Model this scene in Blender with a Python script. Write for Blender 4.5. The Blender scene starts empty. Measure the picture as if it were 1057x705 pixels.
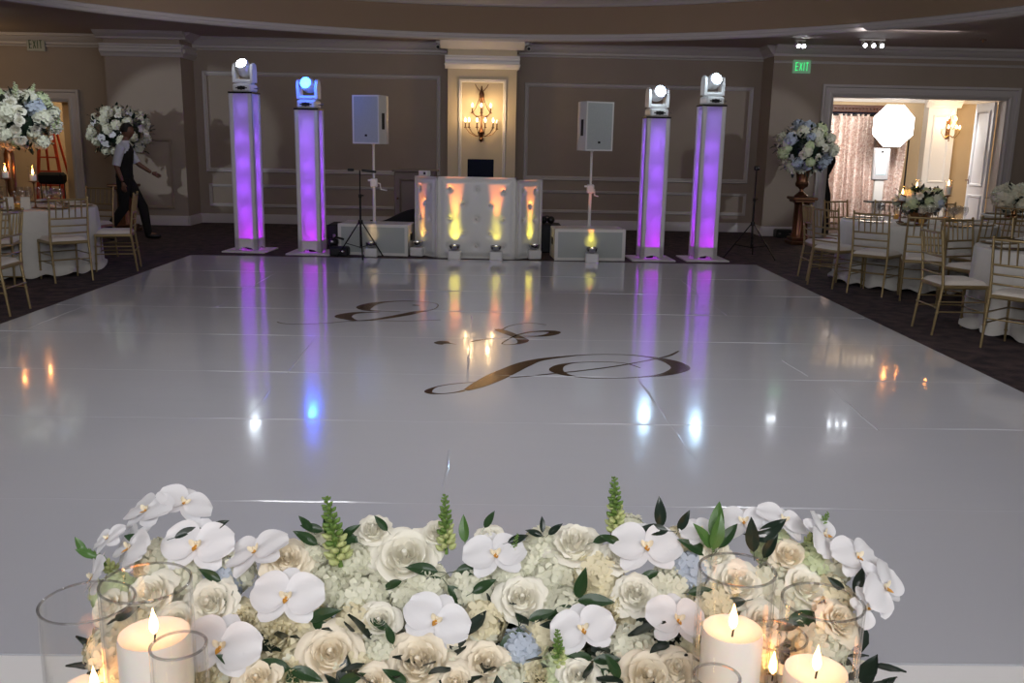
import bpy, math, random
from math import sin, cos, pi, radians, sqrt, atan2
from mathutils import Vector, Matrix, Quaternion

random.seed(11)
scene = bpy.context.scene
COL = scene.collection

# ------------------------------------------------------------------ camera
F_PX, CXP, CYP, EYE = 950.0, 528.5, 352.5, 1.6
YAW, TILT, ROLL = radians(-0.93), radians(12.17), radians(1.12)
fwd = Vector((sin(-YAW) * cos(TILT), cos(YAW) * cos(TILT), -sin(TILT)))
r0 = Vector((cos(YAW), sin(YAW), 0))
u0 = r0.cross(fwd)
rgt = r0 * cos(ROLL) + u0 * sin(ROLL)
upv = -r0 * sin(ROLL) + u0 * cos(ROLL)
CAMPOS = Vector((0, 0, EYE))
cam_d = bpy.data.cameras.new('camera')
cam_d.sensor_fit = 'HORIZONTAL'
cam_d.sensor_width = 36
cam_d.lens = F_PX / 1057 * 36
cam_d.clip_start = 0.05
cam = bpy.data.objects.new('camera', cam_d)
COL.objects.link(cam)
m = Matrix((rgt, upv, -fwd)).transposed().to_4x4()
m.translation = CAMPOS
cam.matrix_world = m
scene.camera = cam


def ray(px, py):
    return fwd + rgt * ((px - CXP) / F_PX) + upv * ((CYP - py) / F_PX)


def G(px, py, z=0.0):
    """measured image point -> place on the horizontal plane z"""
    d = ray(px, py)
    return CAMPOS + d * ((z - EYE) / d.z)


def W(px, py, Y):
    """measured image point -> place on the vertical plane y = Y"""
    d = ray(px, py)
    return CAMPOS + d * (Y / d.y)


# ------------------------------------------------------------------ materials
MATS = {}


def srgb(r, g, b):
    def f(c):
        c /= 255.0
        return c / 12.92 if c <= 0.04045 else ((c + 0.055) / 1.055) ** 2.4
    return (f(r), f(g), f(b), 1)


def pm(name, col, rough=0.5, metal=0.0, spec=0.5, emit=None, es=0.0, noise=0.0, nscale=30, bump=0.0, bscale=200,
       sss=0.0, coat=0.0, sheen=0.0, trans=0.0):
    mt = bpy.data.materials.new(name)
    mt.use_nodes = True
    nt = mt.node_tree
    b = nt.nodes['Principled BSDF']
    b.inputs['Base Color'].default_value = col
    b.inputs['Roughness'].default_value = rough
    b.inputs['Metallic'].default_value = metal
    b.inputs['Specular IOR Level'].default_value = spec
    b.inputs['Coat Weight'].default_value = coat
    b.inputs['Sheen Weight'].default_value = sheen
    if sss:
        b.inputs['Subsurface Weight'].default_value = sss
        b.inputs['Subsurface Radius'].default_value = (0.02, 0.012, 0.006)
        b.inputs['Subsurface Scale'].default_value = 1.0
    if emit:
        b.inputs['Emission Color'].default_value = emit
        b.inputs['Emission Strength'].default_value = es
    tc = nt.nodes.new('ShaderNodeTexCoord')
    if noise:
        n = nt.nodes.new('ShaderNodeTexNoise')
        n.inputs['Scale'].default_value = nscale
        n.inputs['Detail'].default_value = 4
        nt.links.new(tc.outputs['Object'], n.inputs['Vector'])
        mx = nt.nodes.new('ShaderNodeMixRGB')
        mx.blend_type = 'MULTIPLY'
        mx.inputs['Fac'].default_value = 1
        mx.inputs['Color1'].default_value = col
        cr = nt.nodes.new('ShaderNodeValToRGB')
        cr.color_ramp.elements[0].color = (1 - noise, 1 - noise, 1 - noise, 1)
        cr.color_ramp.elements[0].position = 0.3
        cr.color_ramp.elements[1].position = 0.7
        nt.links.new(n.outputs['Fac'], cr.inputs['Fac'])
        nt.links.new(cr.outputs['Color'], mx.inputs['Color2'])
        nt.links.new(mx.outputs['Color'], b.inputs['Base Color'])
    if bump:
        n2 = nt.nodes.new('ShaderNodeTexNoise')
        n2.inputs['Scale'].default_value = bscale
        n2.inputs['Detail'].default_value = 3
        nt.links.new(tc.outputs['Object'], n2.inputs['Vector'])
        bp = nt.nodes.new('ShaderNodeBump')
        bp.inputs['Strength'].default_value = bump
        bp.inputs['Distance'].default_value = 0.01
        nt.links.new(n2.outputs['Fac'], bp.inputs['Height'])
        nt.links.new(bp.outputs['Normal'], b.inputs['Normal'])
    if trans:
        out = nt.nodes['Material Output']
        tr = nt.nodes.new('ShaderNodeBsdfTranslucent')
        tr.inputs['Color'].default_value = col
        ms = nt.nodes.new('ShaderNodeMixShader')
        ms.inputs['Fac'].default_value = trans
        nt.links.new(b.outputs[0], ms.inputs[1])
        nt.links.new(tr.outputs[0], ms.inputs[2])
        nt.links.new(ms.outputs[0], out.inputs['Surface'])
    MATS[name] = mt
    return mt


pm('wall_taupe', srgb(152, 138, 124), 0.75, noise=0.05, nscale=3, bump=0.05, bscale=60)
pm('wall_tan', srgb(190, 168, 136), 0.75, noise=0.06, nscale=3)
pm('ceiling_taupe', srgb(184, 170, 164), 0.8, noise=0.04, nscale=2)
pm('ceiling_tan', srgb(150, 128, 104), 0.8, noise=0.04, nscale=2)
pm('trim_paint', srgb(186, 180, 178), 0.45)
pm('trim_white', srgb(225, 222, 220), 0.4)
pm('pilaster_cream', srgb(205, 190, 160), 0.6)
pm('door_white', srgb(226, 226, 232), 0.35)
pm('cream_paint', srgb(225, 196, 150), 0.5)
pm('gold_chair', srgb(160, 140, 100), 0.38, metal=0.6, noise=0.12, nscale=40)
pm('cushion_ivory', srgb(214, 206, 196), 0.8, noise=0.05, nscale=60, sheen=0.2)
pm('cloth_ivory', srgb(206, 203, 196), 0.75, noise=0.05, nscale=20, sheen=0.2)
pm('black_plastic', srgb(18, 18, 20), 0.45)
pm('black_metal', srgb(16, 16, 18), 0.35, metal=0.3)
pm('black_cloth', srgb(12, 12, 14), 0.9)
pm('navy_case', srgb(14, 14, 26), 0.6, noise=0.3, nscale=12)
pm('kiosk_white', srgb(180, 180, 186), 0.4)
pm('white_plastic', srgb(225, 224, 224), 0.35)
pm('white_paint', srgb(222, 220, 216), 0.45)
pm('mesh_grille', srgb(188, 194, 192), 0.6, metal=0.1, noise=0.25, nscale=260, bump=0.3, bscale=400)
pm('leatherette_white', srgb(226, 226, 224), 0.35)
pm('tuft_button', srgb(205, 202, 198), 0.3)
pm('steel', srgb(190, 190, 195), 0.25, metal=1)
pm('tower_fabric', srgb(235, 232, 240), 0.8, trans=0.6)
pm('tower_frame_fabric', srgb(222, 218, 222), 0.8, noise=0.04, nscale=15)
pm('gold_foil', srgb(120, 92, 52), 0.16, metal=0.9)
pm('gold_vase', srgb(150, 108, 72), 0.28, metal=0.9, noise=0.15, nscale=20)
pm('bronze_gold', srgb(120, 84, 62), 0.35, metal=0.85, noise=0.2, nscale=25)
pm('rose_ivory', srgb(249, 246, 232), 0.6, trans=0.12)
pm('rose_cream', srgb(250, 240, 218), 0.6, trans=0.12)
pm('orchid_white', srgb(240, 240, 243), 0.45, trans=0.15)
pm('orchid_lip', srgb(232, 200, 120), 0.5)
pm('orchid_throat', srgb(205, 150, 60), 0.5)
pm('orchid_lip_pale', srgb(236, 226, 200), 0.5)
pm('hydrangea_white', srgb(238, 238, 218), 0.65, trans=0.2)
pm('hydrangea_cream', srgb(240, 232, 200), 0.65, trans=0.2)
pm('hydrangea_blue', srgb(198, 208, 222), 0.65, trans=0.2)
pm('hydrangea_green', srgb(226, 236, 196), 0.65, trans=0.3)
pm('bud_green', srgb(112, 146, 72), 0.5, trans=0.15)
pm('bud_pale', srgb(206, 216, 150), 0.5, trans=0.2)
pm('stem_green', srgb(78, 104, 50), 0.5)
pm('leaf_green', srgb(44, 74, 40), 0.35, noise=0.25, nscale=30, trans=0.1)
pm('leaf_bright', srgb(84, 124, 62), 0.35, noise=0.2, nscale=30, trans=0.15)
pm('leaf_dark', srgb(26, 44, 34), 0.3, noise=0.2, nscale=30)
pm('moss', srgb(40, 52, 30), 0.95, noise=0.4, nscale=40)
pm('dark_wood', srgb(78, 58, 46), 0.45, noise=0.35, nscale=8)
pm('wax', srgb(246, 243, 238), 0.45, sss=0.3)
pm('wick', srgb(30, 22, 18), 0.9)
pm('flame', srgb(255, 200, 110), 0.5, emit=(1, 0.55, 0.2, 1), es=16)
pm('bulb', srgb(255, 220, 170), 0.5, emit=(1, 0.72, 0.38, 1), es=14)
pm('lens_white', srgb(255, 255, 255), 0.5, emit=(0.75, 0.88, 1, 1), es=40)
pm('lens_blue', srgb(120, 160, 255), 0.5, emit=(0.01, 0.09, 1, 1), es=45)
pm('lens_core', srgb(255, 255, 255), 0.5, emit=(0.32, 0.62, 1, 1), es=55)
pm('spot_glow', srgb(255, 255, 255), 0.5, emit=(0.85, 0.92, 1, 1), es=30)
pm('softbox', srgb(255, 255, 255), 0.5, emit=(1, 0.97, 0.94, 1), es=5)
pm('screen_glow', srgb(210, 240, 245), 0.4, emit=(0.5, 0.85, 1, 1), es=0.9)
pm('screen_dark', srgb(14, 20, 40), 0.6, spec=0.1)
pm('exit_plate', srgb(170, 172, 160), 0.5)
pm('exit_green_lit', srgb(60, 190, 100), 0.5, emit=(0.05, 0.75, 0.22, 1), es=1.1)
pm('exit_green', srgb(70, 96, 66), 0.5)
pm('exit_lit_plate', srgb(110, 150, 120), 0.5, emit=(0.25, 0.5, 0.3, 1), es=0.25)
pm('skin', srgb(112, 78, 62), 0.55)
pm('hair', srgb(20, 16, 14), 0.6)
pm('shirt_white', srgb(196, 200, 212), 0.8)
pm('ladder_orange', srgb(176, 62, 36), 0.5)
pm('amber_glass', srgb(220, 170, 90), 0.2)
pm('walnut', srgb(92, 52, 38), 0.5, noise=0.4, nscale=30, bump=0.3, bscale=60)
pm('card_white', srgb(220, 216, 206), 0.7)
pm('charger_gold', srgb(170, 140, 90), 0.25, metal=0.8)
pm('backdrop_black', srgb(10, 10, 12), 0.85)
pm('lectern_brown', srgb(112, 98, 90), 0.6)


def glass_mat():
    mt = bpy.data.materials.new('clear_glass')
    mt.use_nodes = True
    nt = mt.node_tree
    nt.nodes.clear()
    out = nt.nodes.new('ShaderNodeOutputMaterial')
    tr = nt.nodes.new('ShaderNodeBsdfTransparent')
    tr.inputs['Color'].default_value = (0.985, 0.985, 0.98, 1)
    gl = nt.nodes.new('ShaderNodeBsdfGlossy')
    gl.inputs['Roughness'].default_value = 0.03
    fr = nt.nodes.new('ShaderNodeLayerWeight')
    fr.inputs['Blend'].default_value = 0.5
    pw = nt.nodes.new('ShaderNodeMath')
    pw.operation = 'POWER'
    pw.inputs[1].default_value = 5.0
    ml = nt.nodes.new('ShaderNodeMath')
    ml.operation = 'MULTIPLY_ADD'
    ml.inputs[1].default_value = 0.95
    ml.inputs[2].default_value = 0.012
    nt.links.new(fr.outputs['Facing'], pw.inputs[0])
    nt.links.new(pw.outputs[0], ml.inputs[0])
    mx = nt.nodes.new('ShaderNodeMixShader')
    nt.links.new(ml.outputs[0], mx.inputs['Fac'])
    nt.links.new(tr.outputs[0], mx.inputs[1])
    nt.links.new(gl.outputs[0], mx.inputs[2])
    nt.links.new(mx.outputs[0], out.inputs['Surface'])
    MATS['clear_glass'] = mt
    m2 = mt.copy()
    m2.name = 'glass_rim'
    nn = m2.node_tree
    for q in nn.nodes:
        if q.type == 'MATH' and q.operation == 'MULTIPLY_ADD':
            q.inputs[2].default_value = 0.16
        if q.type == 'BSDF_TRANSPARENT':
            q.inputs['Color'].default_value = (0.8, 0.8, 0.8, 1)
    MATS['glass_rim'] = m2
    m3 = m2.copy()
    m3.name = 'table_glass'
    for q in m3.node_tree.nodes:
        if q.type == 'BSDF_TRANSPARENT':
            q.inputs['Color'].default_value = (0.97, 0.97, 0.97, 1)
        if q.type == 'MATH' and q.operation == 'MULTIPLY_ADD':
            q.inputs[2].default_value = 0.08
        if q.type == 'BSDF_GLOSSY':
            q.inputs['Roughness'].default_value = 0.12
    MATS['table_glass'] = m3


glass_mat()


def carpet_mat():
    mt = pm('carpet_dark', srgb(58, 46, 50), 0.95)
    nt = mt.node_tree
    b = nt.nodes['Principled BSDF']
    tc = nt.nodes.new('ShaderNodeTexCoord')
    v = nt.nodes.new('ShaderNodeTexVoronoi')
    v.inputs['Scale'].default_value = 2.2
    n = nt.nodes.new('ShaderNodeTexNoise')
    n.inputs['Scale'].default_value = 7
    n.inputs['Detail'].default_value = 5
    cr = nt.nodes.new('ShaderNodeValToRGB')
    cr.color_ramp.elements[0].color = srgb(42, 32, 38)
    cr.color_ramp.elements[0].position = 0.35
    cr.color_ramp.elements[1].color = srgb(88, 70, 66)
    cr.color_ramp.elements[1].position = 0.75
    nt.links.new(tc.outputs['Object'], n.inputs['Vector'])
    nt.links.new(n.outputs['Fac'], cr.inputs['Fac'])
    nt.links.new(cr.outputs['Color'], b.inputs['Base Color'])
    f = nt.nodes.new('ShaderNodeTexNoise')
    f.inputs['Scale'].default_value = 350
    bp = nt.nodes.new('ShaderNodeBump')
    bp.inputs['Strength'].default_value = 0.6
    bp.inputs['Distance'].default_value = 0.01
    nt.links.new(tc.outputs['Object'], f.inputs['Vector'])
    nt.links.new(f.outputs['Fac'], bp.inputs['Height'])
    nt.links.new(bp.outputs['Normal'], b.inputs['Normal'])


carpet_mat()


def vinyl_mat():
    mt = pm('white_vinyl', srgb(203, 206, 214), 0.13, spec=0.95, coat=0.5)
    nt = mt.node_tree
    b = nt.nodes['Principled BSDF']
    b.inputs['Coat Roughness'].default_value = 0.05
    tc = nt.nodes.new('ShaderNodeTexCoord')
    n = nt.nodes.new('ShaderNodeTexNoise')
    n.inputs['Scale'].default_value = 1.1
    n.inputs['Detail'].default_value = 3
    mp = nt.nodes.new('ShaderNodeMapping')
    mp.inputs['Scale'].default_value = (0.7, 2.2, 1)
    bp = nt.nodes.new('ShaderNodeBump')
    bp.inputs['Strength'].default_value = 0.12
    bp.inputs['Distance'].default_value = 0.02
    nt.links.new(tc.outputs['Object'], mp.inputs['Vector'])
    nt.links.new(mp.outputs[0], n.inputs['Vector'])
    nt.links.new(n.outputs['Fac'], bp.inputs['Height'])
    nt.links.new(bp.outputs['Normal'], b.inputs['Normal'])


vinyl_mat()


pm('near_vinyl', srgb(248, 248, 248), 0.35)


def sequin_mat():
    mt = pm('sequin_rose', srgb(226, 200, 194), 0.4, metal=0.2)
    nt = mt.node_tree
    b = nt.nodes['Principled BSDF']
    tc = nt.nodes.new('ShaderNodeTexCoord')
    v = nt.nodes.new('ShaderNodeTexVoronoi')
    v.inputs['Scale'].default_value = 28
    cr = nt.nodes.new('ShaderNodeValToRGB')
    cr.color_ramp.elements[0].color = srgb(206, 170, 158)
    cr.color_ramp.elements[1].color = srgb(255, 246, 242)
    nt.links.new(tc.outputs['Object'], v.inputs['Vector'])
    nt.links.new(v.outputs['Color'], cr.inputs['Fac'])
    nt.links.new(cr.outputs['Color'], b.inputs['Base Color'])
    bp = nt.nodes.new('ShaderNodeBump')
    bp.inputs['Strength'].default_value = 0.9
    bp.inputs['Distance'].default_value = 0.02
    nt.links.new(v.outputs['Distance'], bp.inputs['Height'])
    nt.links.new(bp.outputs['Normal'], b.inputs['Normal'])


sequin_mat()


# ------------------------------------------------------------------ mesh builder
class MB:
    def __init__(s):
        s.v, s.f, s.mi = [], [], []
        s.cur = 0

    def add(s, vs, fs, M=None):
        o = len(s.v)
        s.v += [tuple(M @ Vector(p)) if M else tuple(p) for p in vs]
        s.f += [tuple(i + o for i in f) for f in fs]
        s.mi += [s.cur] * len(fs)
        return s

    def box(s, x0, x1, y0, y1, z0, z1, M=None, bev=0.0):
        if bev <= 0:
            vs = [(x0, y0, z0), (x1, y0, z0), (x1, y1, z0), (x0, y1, z0), (x0, y0, z1), (x1, y0, z1), (x1, y1, z1), (x0, y1, z1)]
            fs = [(3, 2, 1, 0), (4, 5, 6, 7), (0, 1, 5, 4), (1, 2, 6, 5), (2, 3, 7, 6), (3, 0, 4, 7)]
            return s.add(vs, fs, M)
        b = min(bev, (x1 - x0) / 2.01, (y1 - y0) / 2.01, (z1 - z0) / 2.01)
        rings = []
        for z, ins in ((z0, b), (z0 + b, 0), (z1 - b, 0), (z1, b)):
            a = ins
            c = b if ins == 0 else b + 0
            ring = [(x0 + a + (0 if a else c), y0 + a), (x1 - a - (0 if a else c), y0 + a), (x1 - a, y0 + a + (0 if a else c)), (x1 - a, y1 - a - (0 if a else c)),
                    (x1 - a - (0 if a else c), y1 - a), (x0 + a + (0 if a else c), y1 - a), (x0 + a, y1 - a - (0 if a else c)), (x0 + a, y0 + a + (0 if a else c))]
            rings.append([(x, y, z) for x, y in ring])
        vs = sum(rings, [])
        fs = [tuple(range(7, -1, -1)), tuple(range(24, 32))]
        for k in range(3):
            for i in range(8):
                j = (i + 1) % 8
                fs.append((k * 8 + i, k * 8 + j, k * 8 + 8 + j, k * 8 + 8 + i))
        return s.add(vs, fs, M)

    def tube(s, pts, rad, n=8, M=None, cap=True):
        pts = [Vector(p) for p in pts]
        if not isinstance(rad, (list, tuple)):
            rad = [rad] * len(pts)
        vs, fs = [], []
        ref = None
        for i, p in enumerate(pts):
            t = (pts[min(i + 1, len(pts) - 1)] - pts[max(i - 1, 0)])
            t = t.normalized() if t.length > 1e-9 else Vector((0, 0, 1))
            if ref is None:
                ref = Vector((1, 0, 0)) if abs(t.x) < 0.9 else Vector((0, 1, 0))
            a = (ref - t * ref.dot(t)).normalized()
            ref = a
            b = t.cross(a)
            for k in range(n):
                th = 2 * pi * k / n
                vs.append(p + (a * cos(th) + b * sin(th)) * rad[i])
        for i in range(len(pts) - 1):
            for k in range(n):
                j = (k + 1) % n
                fs.append((i * n + k, i * n + j, (i + 1) * n + j, (i + 1) * n + k))
        if cap:
            fs.append(tuple(range(n - 1, -1, -1)))
            fs.append(tuple(range((len(pts) - 1) * n, len(pts) * n)))
        return s.add(vs, fs, M)

    def lathe(s, prof, n=24, M=None, closed=False):
        vs, fs = [], []
        for r, z in prof:
            for k in range(n):
                th = 2 * pi * k / n
                vs.append((r * cos(th), r * sin(th), z))
        L = len(prof)
        for i in range(L - 1 if not closed else L):
            i2 = (i + 1) % L
            for k in range(n):
                j = (k + 1) % n
                fs.append((i * n + k, i * n + j, i2 * n + j, i2 * n + k))
        if not closed:
            if prof[0][0] > 1e-6:
                fs.append(tuple(range(n - 1, -1, -1)))
            if prof[-1][0] > 1e-6:
                fs.append(tuple(range((L - 1) * n, L * n)))
        return s.add(vs, fs, M)

    def ball(s, c, r, n=12, m=8, M=None, sc=(1, 1, 1)):
        prof = [(max(1e-5, r * sin(pi * i / m)), -r * cos(pi * i / m)) for i in range(m + 1)]
        T = Matrix.Translation(Vector(c)) @ Matrix.Diagonal((*sc, 1))
        return s.lathe(prof, n, (M @ T) if M else T)

    def prism(s, poly, h0, h1, M=None):
        n = len(poly)
        vs = [(x, y, h0) for x, y in poly] + [(x, y, h1) for x, y in poly]
        fs = [tuple(range(n - 1, -1, -1)), tuple(range(n, 2 * n))]
        for i in range(n):
            j = (i + 1) % n
            fs.append((i, j, n + j, n + i))
        return s.add(vs, fs, M)

    def grid(s, fn, nu, nv, M=None):
        vs = [fn(i / nu, j / nv) for j in range(nv + 1) for i in range(nu + 1)]
        fs = [(j * (nu + 1) + i, j * (nu + 1) + i + 1, (j + 1) * (nu + 1) + i + 1, (j + 1) * (nu + 1) + i)
              for j in range(nv) for i in range(nu)]
        return s.add(vs, fs, M)

    def mesh(s, name, mats, smooth=True, solid=0.0):
        me = bpy.data.meshes.new(name)
        me.from_pydata(s.v, [], s.f)
        if not isinstance(mats, (list, tuple)):
            mats = [mats]
        for mm in mats:
            me.materials.append(MATS[mm])
        for p, k in zip(me.polygons, s.mi):
            p.material_index = k
            p.use_smooth = bool(smooth)
        me.validate()
        me.update()
        if smooth == 'auto' or smooth is True:
            try:
                me.set_sharp_from_angle(angle=radians(38))
            except Exception:
                pass
        return me


def link(name, me, parent=None, loc=None, rot=None):
    o = bpy.data.objects.new(name, me)
    COL.objects.link(o)
    if parent is not None:
        o.parent = parent
    if loc is not None:
        o.location = loc
    if rot is not None:
        o.rotation_euler = rot
    return o


def obj(name, mb, mats, parent=None, smooth=True, loc=None, rot=None, label=None):
    o = link(name, mb.mesh(name, mats, smooth), parent, loc, rot)
    if label:
        o['label'] = label
    return o


def tag(o, label, cat, group=None, kind=None):
    if label:
        o['label'] = label
    if cat:
        o['category'] = cat
    if group:
        o['group'] = group
    if kind:
        o['kind'] = kind
    return o


def thing(name, label, cat, loc=(0, 0, 0), rz=0.0, group=None):
    o = bpy.data.objects.new(name, None)
    o.empty_display_size = 0.1
    COL.objects.link(o)
    o.location = loc
    o.rotation_euler = (0, 0, rz)
    return tag(o, label, cat, group)


KIDS = {}


def copy_tree(o, parent=None):
    c = o.copy()
    COL.objects.link(c)
    if parent is not None:
        c.parent = parent
    for ch in [x for x in ALLCH(o)]:
        copy_tree(ch, c)
    return c


def ALLCH(o):
    return list(o.children)


def dup(o, label, loc, rz=0.0, group=None, scale=None):
    c = copy_tree(o)
    c.location = loc
    c.rotation_euler = (0, 0, rz)
    if scale:
        c.scale = (scale, scale, scale)
    c['label'] = label
    if group:
        c['group'] = group
    return c


def struct(name, mb, mats, smooth=False, label=None):
    o = obj(name, mb, mats, None, smooth)
    o['kind'] = 'structure'
    if label:
        o['label'] = label
    return o


# ------------------------------------------------------------------ room shell
YW = 17.8      # back wall
YC = 17.1      # columns / right wall
CEIL = 3.4
XL, XR, YB = -10.6, 12.4, -4.0

b = MB().box(XL - 0.2, XR + 0.2, YB - 0.2, 25.0, -0.06, 0)
struct('floor', b, 'carpet_dark')

# back wall with left doorway (x -9.85..-8.08, z 0..2.2), middle pilaster
b = MB()
b.box(XL, -9.9, YW, YW + 0.2, 0, CEIL)
b.box(-9.9, -8.05, YW, YW + 0.2, 2.21, CEIL)
b.box(-8.05, 4.95, YW, YW + 0.2, 0, CEIL)
struct('wall_back', b, 'wall_taupe')
# left column (projecting) and right wall segment (projecting, wide doorway)
b = MB().box(-7.05, -5.71, YC, YW, 0, CEIL)
struct('wall_column', b, 'wall_taupe')
b = MB()
b.box(4.87, 5.98, YC, YW + 0.2, 0, CEIL)
b.box(5.98, 9.17, YC, YC + 0.25, 2.54, CEIL)
b.box(9.17, XR, YC, YC + 0.25, 0, CEIL)
struct('wall_right_back', b, 'wall_taupe')
b = MB().box(-0.98, 0.275, 17.4, YW, 0, CEIL)
struct('wall_pilaster', b, 'pilaster_cream')
b = MB().box(XL - 0.2, XL, YB, 25, 0, CEIL + 0.8)
struct('wall_left', b, 'wall_taupe')
b = MB().box(XR, XR + 0.2, YB, 25, 0, CEIL + 0.8)
struct('wall_right', b, 'wall_taupe')
b = MB().box(XL, XR, YB - 0.2, YB, 0, CEIL + 0.8)
struct('wall_rear', b, 'wall_taupe')

# ceiling with a round tray recess
TCX, TCY, TR = -0.18, 9.44, 7.76
TOPZ = 4.12


def ring_ceiling():
    b = MB()
    n = 96
    inner = [(TCX + TR * cos(2 * pi * k / n), TCY + TR * sin(2 * pi * k / n)) for k in range(n)]
    x0, x1, y0, y1 = XL, XR, YB, 17.9
    outer = []
    for k in range(n):
        th = 2 * pi * k / n
        dx, dy = cos(th), sin(th)
        ts = []
        if dx > 1e-9: ts.append((x1 - TCX) / dx)
        if dx < -1e-9: ts.append((x0 - TCX) / dx)
        if dy > 1e-9: ts.append((y1 - TCY) / dy)
        if dy < -1e-9: ts.append((y0 - TCY) / dy)
        t = min(ts)
        outer.append((TCX + dx * t, TCY + dy * t))
    vs = [(x, y, CEIL) for x, y in inner] + [(x, y, CEIL) for x, y in outer]
    fs = [(k, (k + 1) % n, n + (k + 1) % n, n + k) for k in range(n)]
    b.add(vs, fs)
    return b


struct('ceiling', ring_ceiling(), 'ceiling_taupe')
n = 96
b = MB()
b.lathe([(TR, CEIL), (TR, TOPZ)], n)
b.f = b.f[:n]
b.mi = b.mi[:n]
b.v = [(x + TCX, y + TCY, z) for x, y, z in b.v]
struct('ceiling_tray_side', b, 'ceiling_tan', True)
b = MB()
b.add([(TCX + TR * cos(2 * pi * k / n), TCY + TR * sin(2 * pi * k / n), TOPZ) for k in range(n)], [tuple(range(n))])
struct('ceiling_tray', b, 'ceiling_taupe')
# patches behind the corners of the ceiling
b = MB().box(XL, XR, 17.5, 25, CEIL + 0.001, CEIL + 0.05)
struct('ceiling_back', b, 'ceiling_taupe')


def ringtrim(prof, name):
    b = MB()
    b.lathe(prof, 128, Matrix.Translation((TCX, TCY, 0)), closed=True)
    return struct(name, b, 'trim_paint', True)


# crown around the lower rim of the tray: lip + ogee + band
ringtrim([(TR + 0.17, 3.40), (TR + 0.17, 3.385), (TR + 0.02, 3.37), (TR - 0.03, 3.375), (TR - 0.05, 3.40), (TR - 0.05, 3.43),
          (TR - 0.02, 3.44), (TR - 0.02, 3.49), (TR - 0.0, 3.50), (TR + 0.01, 3.41)], 'trim_1')
ringtrim([(TR + 0.01, 3.95), (TR - 0.04, 3.96), (TR - 0.06, 3.99), (TR - 0.10, 4.02), (TR - 0.18, 4.06), (TR - 0.20, 4.12),
          (TR + 0.01, 4.13)], 'trim_2')


def run(prof, x0, x1, y, b, side=1):
    """moulding along x; profile of (out, z) where out is towards the room (-y)"""
    n = len(prof)
    vs = [(x0, y - o, z) for o, z in prof] + [(x1, y - o, z) for o, z in prof]
    fs = [(i, i + 1, n + i + 1, n + i) for i in range(n - 1)] + [tuple(range(n)), tuple(range(2 * n - 1, n - 1, -1))]
    b.add(vs, fs)


def runy(prof, x, y0, y1, b, sgn=1):
    n = len(prof)
    vs = [(x + sgn * o, y0, z) for o, z in prof] + [(x + sgn * o, y1, z) for o, z in prof]
    fs = [(i, n + i, n + i + 1, i + 1) for i in range(n - 1)] + [tuple(range(n)), tuple(range(2 * n - 1, n - 1, -1))]
    b.add(vs, fs)


crown = [(0, 3.21), (0.015, 3.215), (0.02, 3.25), (0.05, 3.27), (0.09, 3.32), (0.10, 3.345), (0.13, 3.35), (0.14, 3.39), (0.14, 3.40), (0, 3.40)]
rail = [(0, 3.165), (0.02, 3.17), (0.025, 3.185), (0.015, 3.20), (0, 3.205)]
base = [(0, 0), (0.03, 0), (0.03, 0.13), (0.022, 0.15), (0.012, 0.17), (0, 0.175)]
b = MB(); run(crown, -5.71, -1.02, YW, b); run(crown, 0.32, 4.87, YW, b); run(crown, XL, -7.05, YW, b)
struct('trim_3', b, 'trim_paint', True)
b = MB(); run(rail, -5.71, -0.98, YW, b); run(rail, 0.275, 4.87, YW, b); run(rail, XL, -7.05, YW, b)
struct('trim_4', b, 'trim_paint', True)
b = MB(); run(base, -5.71, -0.98, YW, b); run(base, 0.275, 4.87, YW, b); run(base, -7.9, -7.05, YW, b)
run(base, -7.05, -5.71, YC, b); runy(base, -5.71, YC, YW, b, 1); run(base, -0.98, 0.275, 17.4, b)
runy(base, 4.87, YC, YW, b, -1); run(base, 4.87, 5.8, YC, b); run(base, 9.4, XR, YC, b)
struct('baseboard_back', b, 'trim_paint', True)
b = MB()
crown_r = [(o, z - 0.04 if z < 3.39 else z) for o, z in crown]
run(crown, 4.87, XR, YC, b); runy(crown, 4.87, YC, YW, b, -1)
run([(0, 3.09), (0.02, 3.095), (0.025, 3.115), (0.01, 3.13), (0, 3.135)], 4.87, XR, YC, b)
struct('trim_5', b, 'trim_paint', True)
# left column cornice: architrave + frieze + crown
cap = [(0, 2.97), (0.02, 2.975), (0.03, 3.0), (0.06, 3.03), (0.09, 3.05), (0.09, 3.10), (0.06, 3.115), (0.06, 3.15), (0.085, 3.16), (0.085, 3.185), (0, 3.19)]
cap2 = [(0.0, 3.27), (0.04, 3.275), (0.05, 3.30), (0.12, 3.34), (0.18, 3.37), (0.20, 3.40), (0, 3.40)]
b = MB()
for c, ex in ((cap, 0.09), (cap2, 0.2)):
    run(c, -7.05 - ex * 0.6, -5.71 + ex * 0.6, YC, b)
    runy(c, -5.71, YC, YW, b, 1)
    runy(c, -7.05, YC, YW, b, -1)
struct('trim_6', b, 'trim_paint', True)
# centre pilaster cap
pc = [(0, 2.90), (0.01, 2.905), (0.03, 2.93), (0.06, 2.96), (0.07, 2.99), (0.03, 3.0), (0.03, 3.04), (0.05, 3.05), (0.055, 3.09), (0.03, 3.11), (0.03, 3.13), (0, 3.14)]
pc2 = [(0, 3.24), (0.03, 3.245), (0.1, 3.29), (0.16, 3.33), (0.22, 3.36), (0.22, 3.40), (0, 3.40)]
b = MB()
for c, ex in ((pc, 0.05), (pc2, 0.13)):
    run(c, -0.98 - ex, 0.275 + ex, 17.4, b)
    runy(c, -0.98, 17.4, YW, b, -1)
    runy(c, 0.275, 17.4, YW, b, 1)
struct('trim_7', b, 'trim_white', True)


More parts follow.
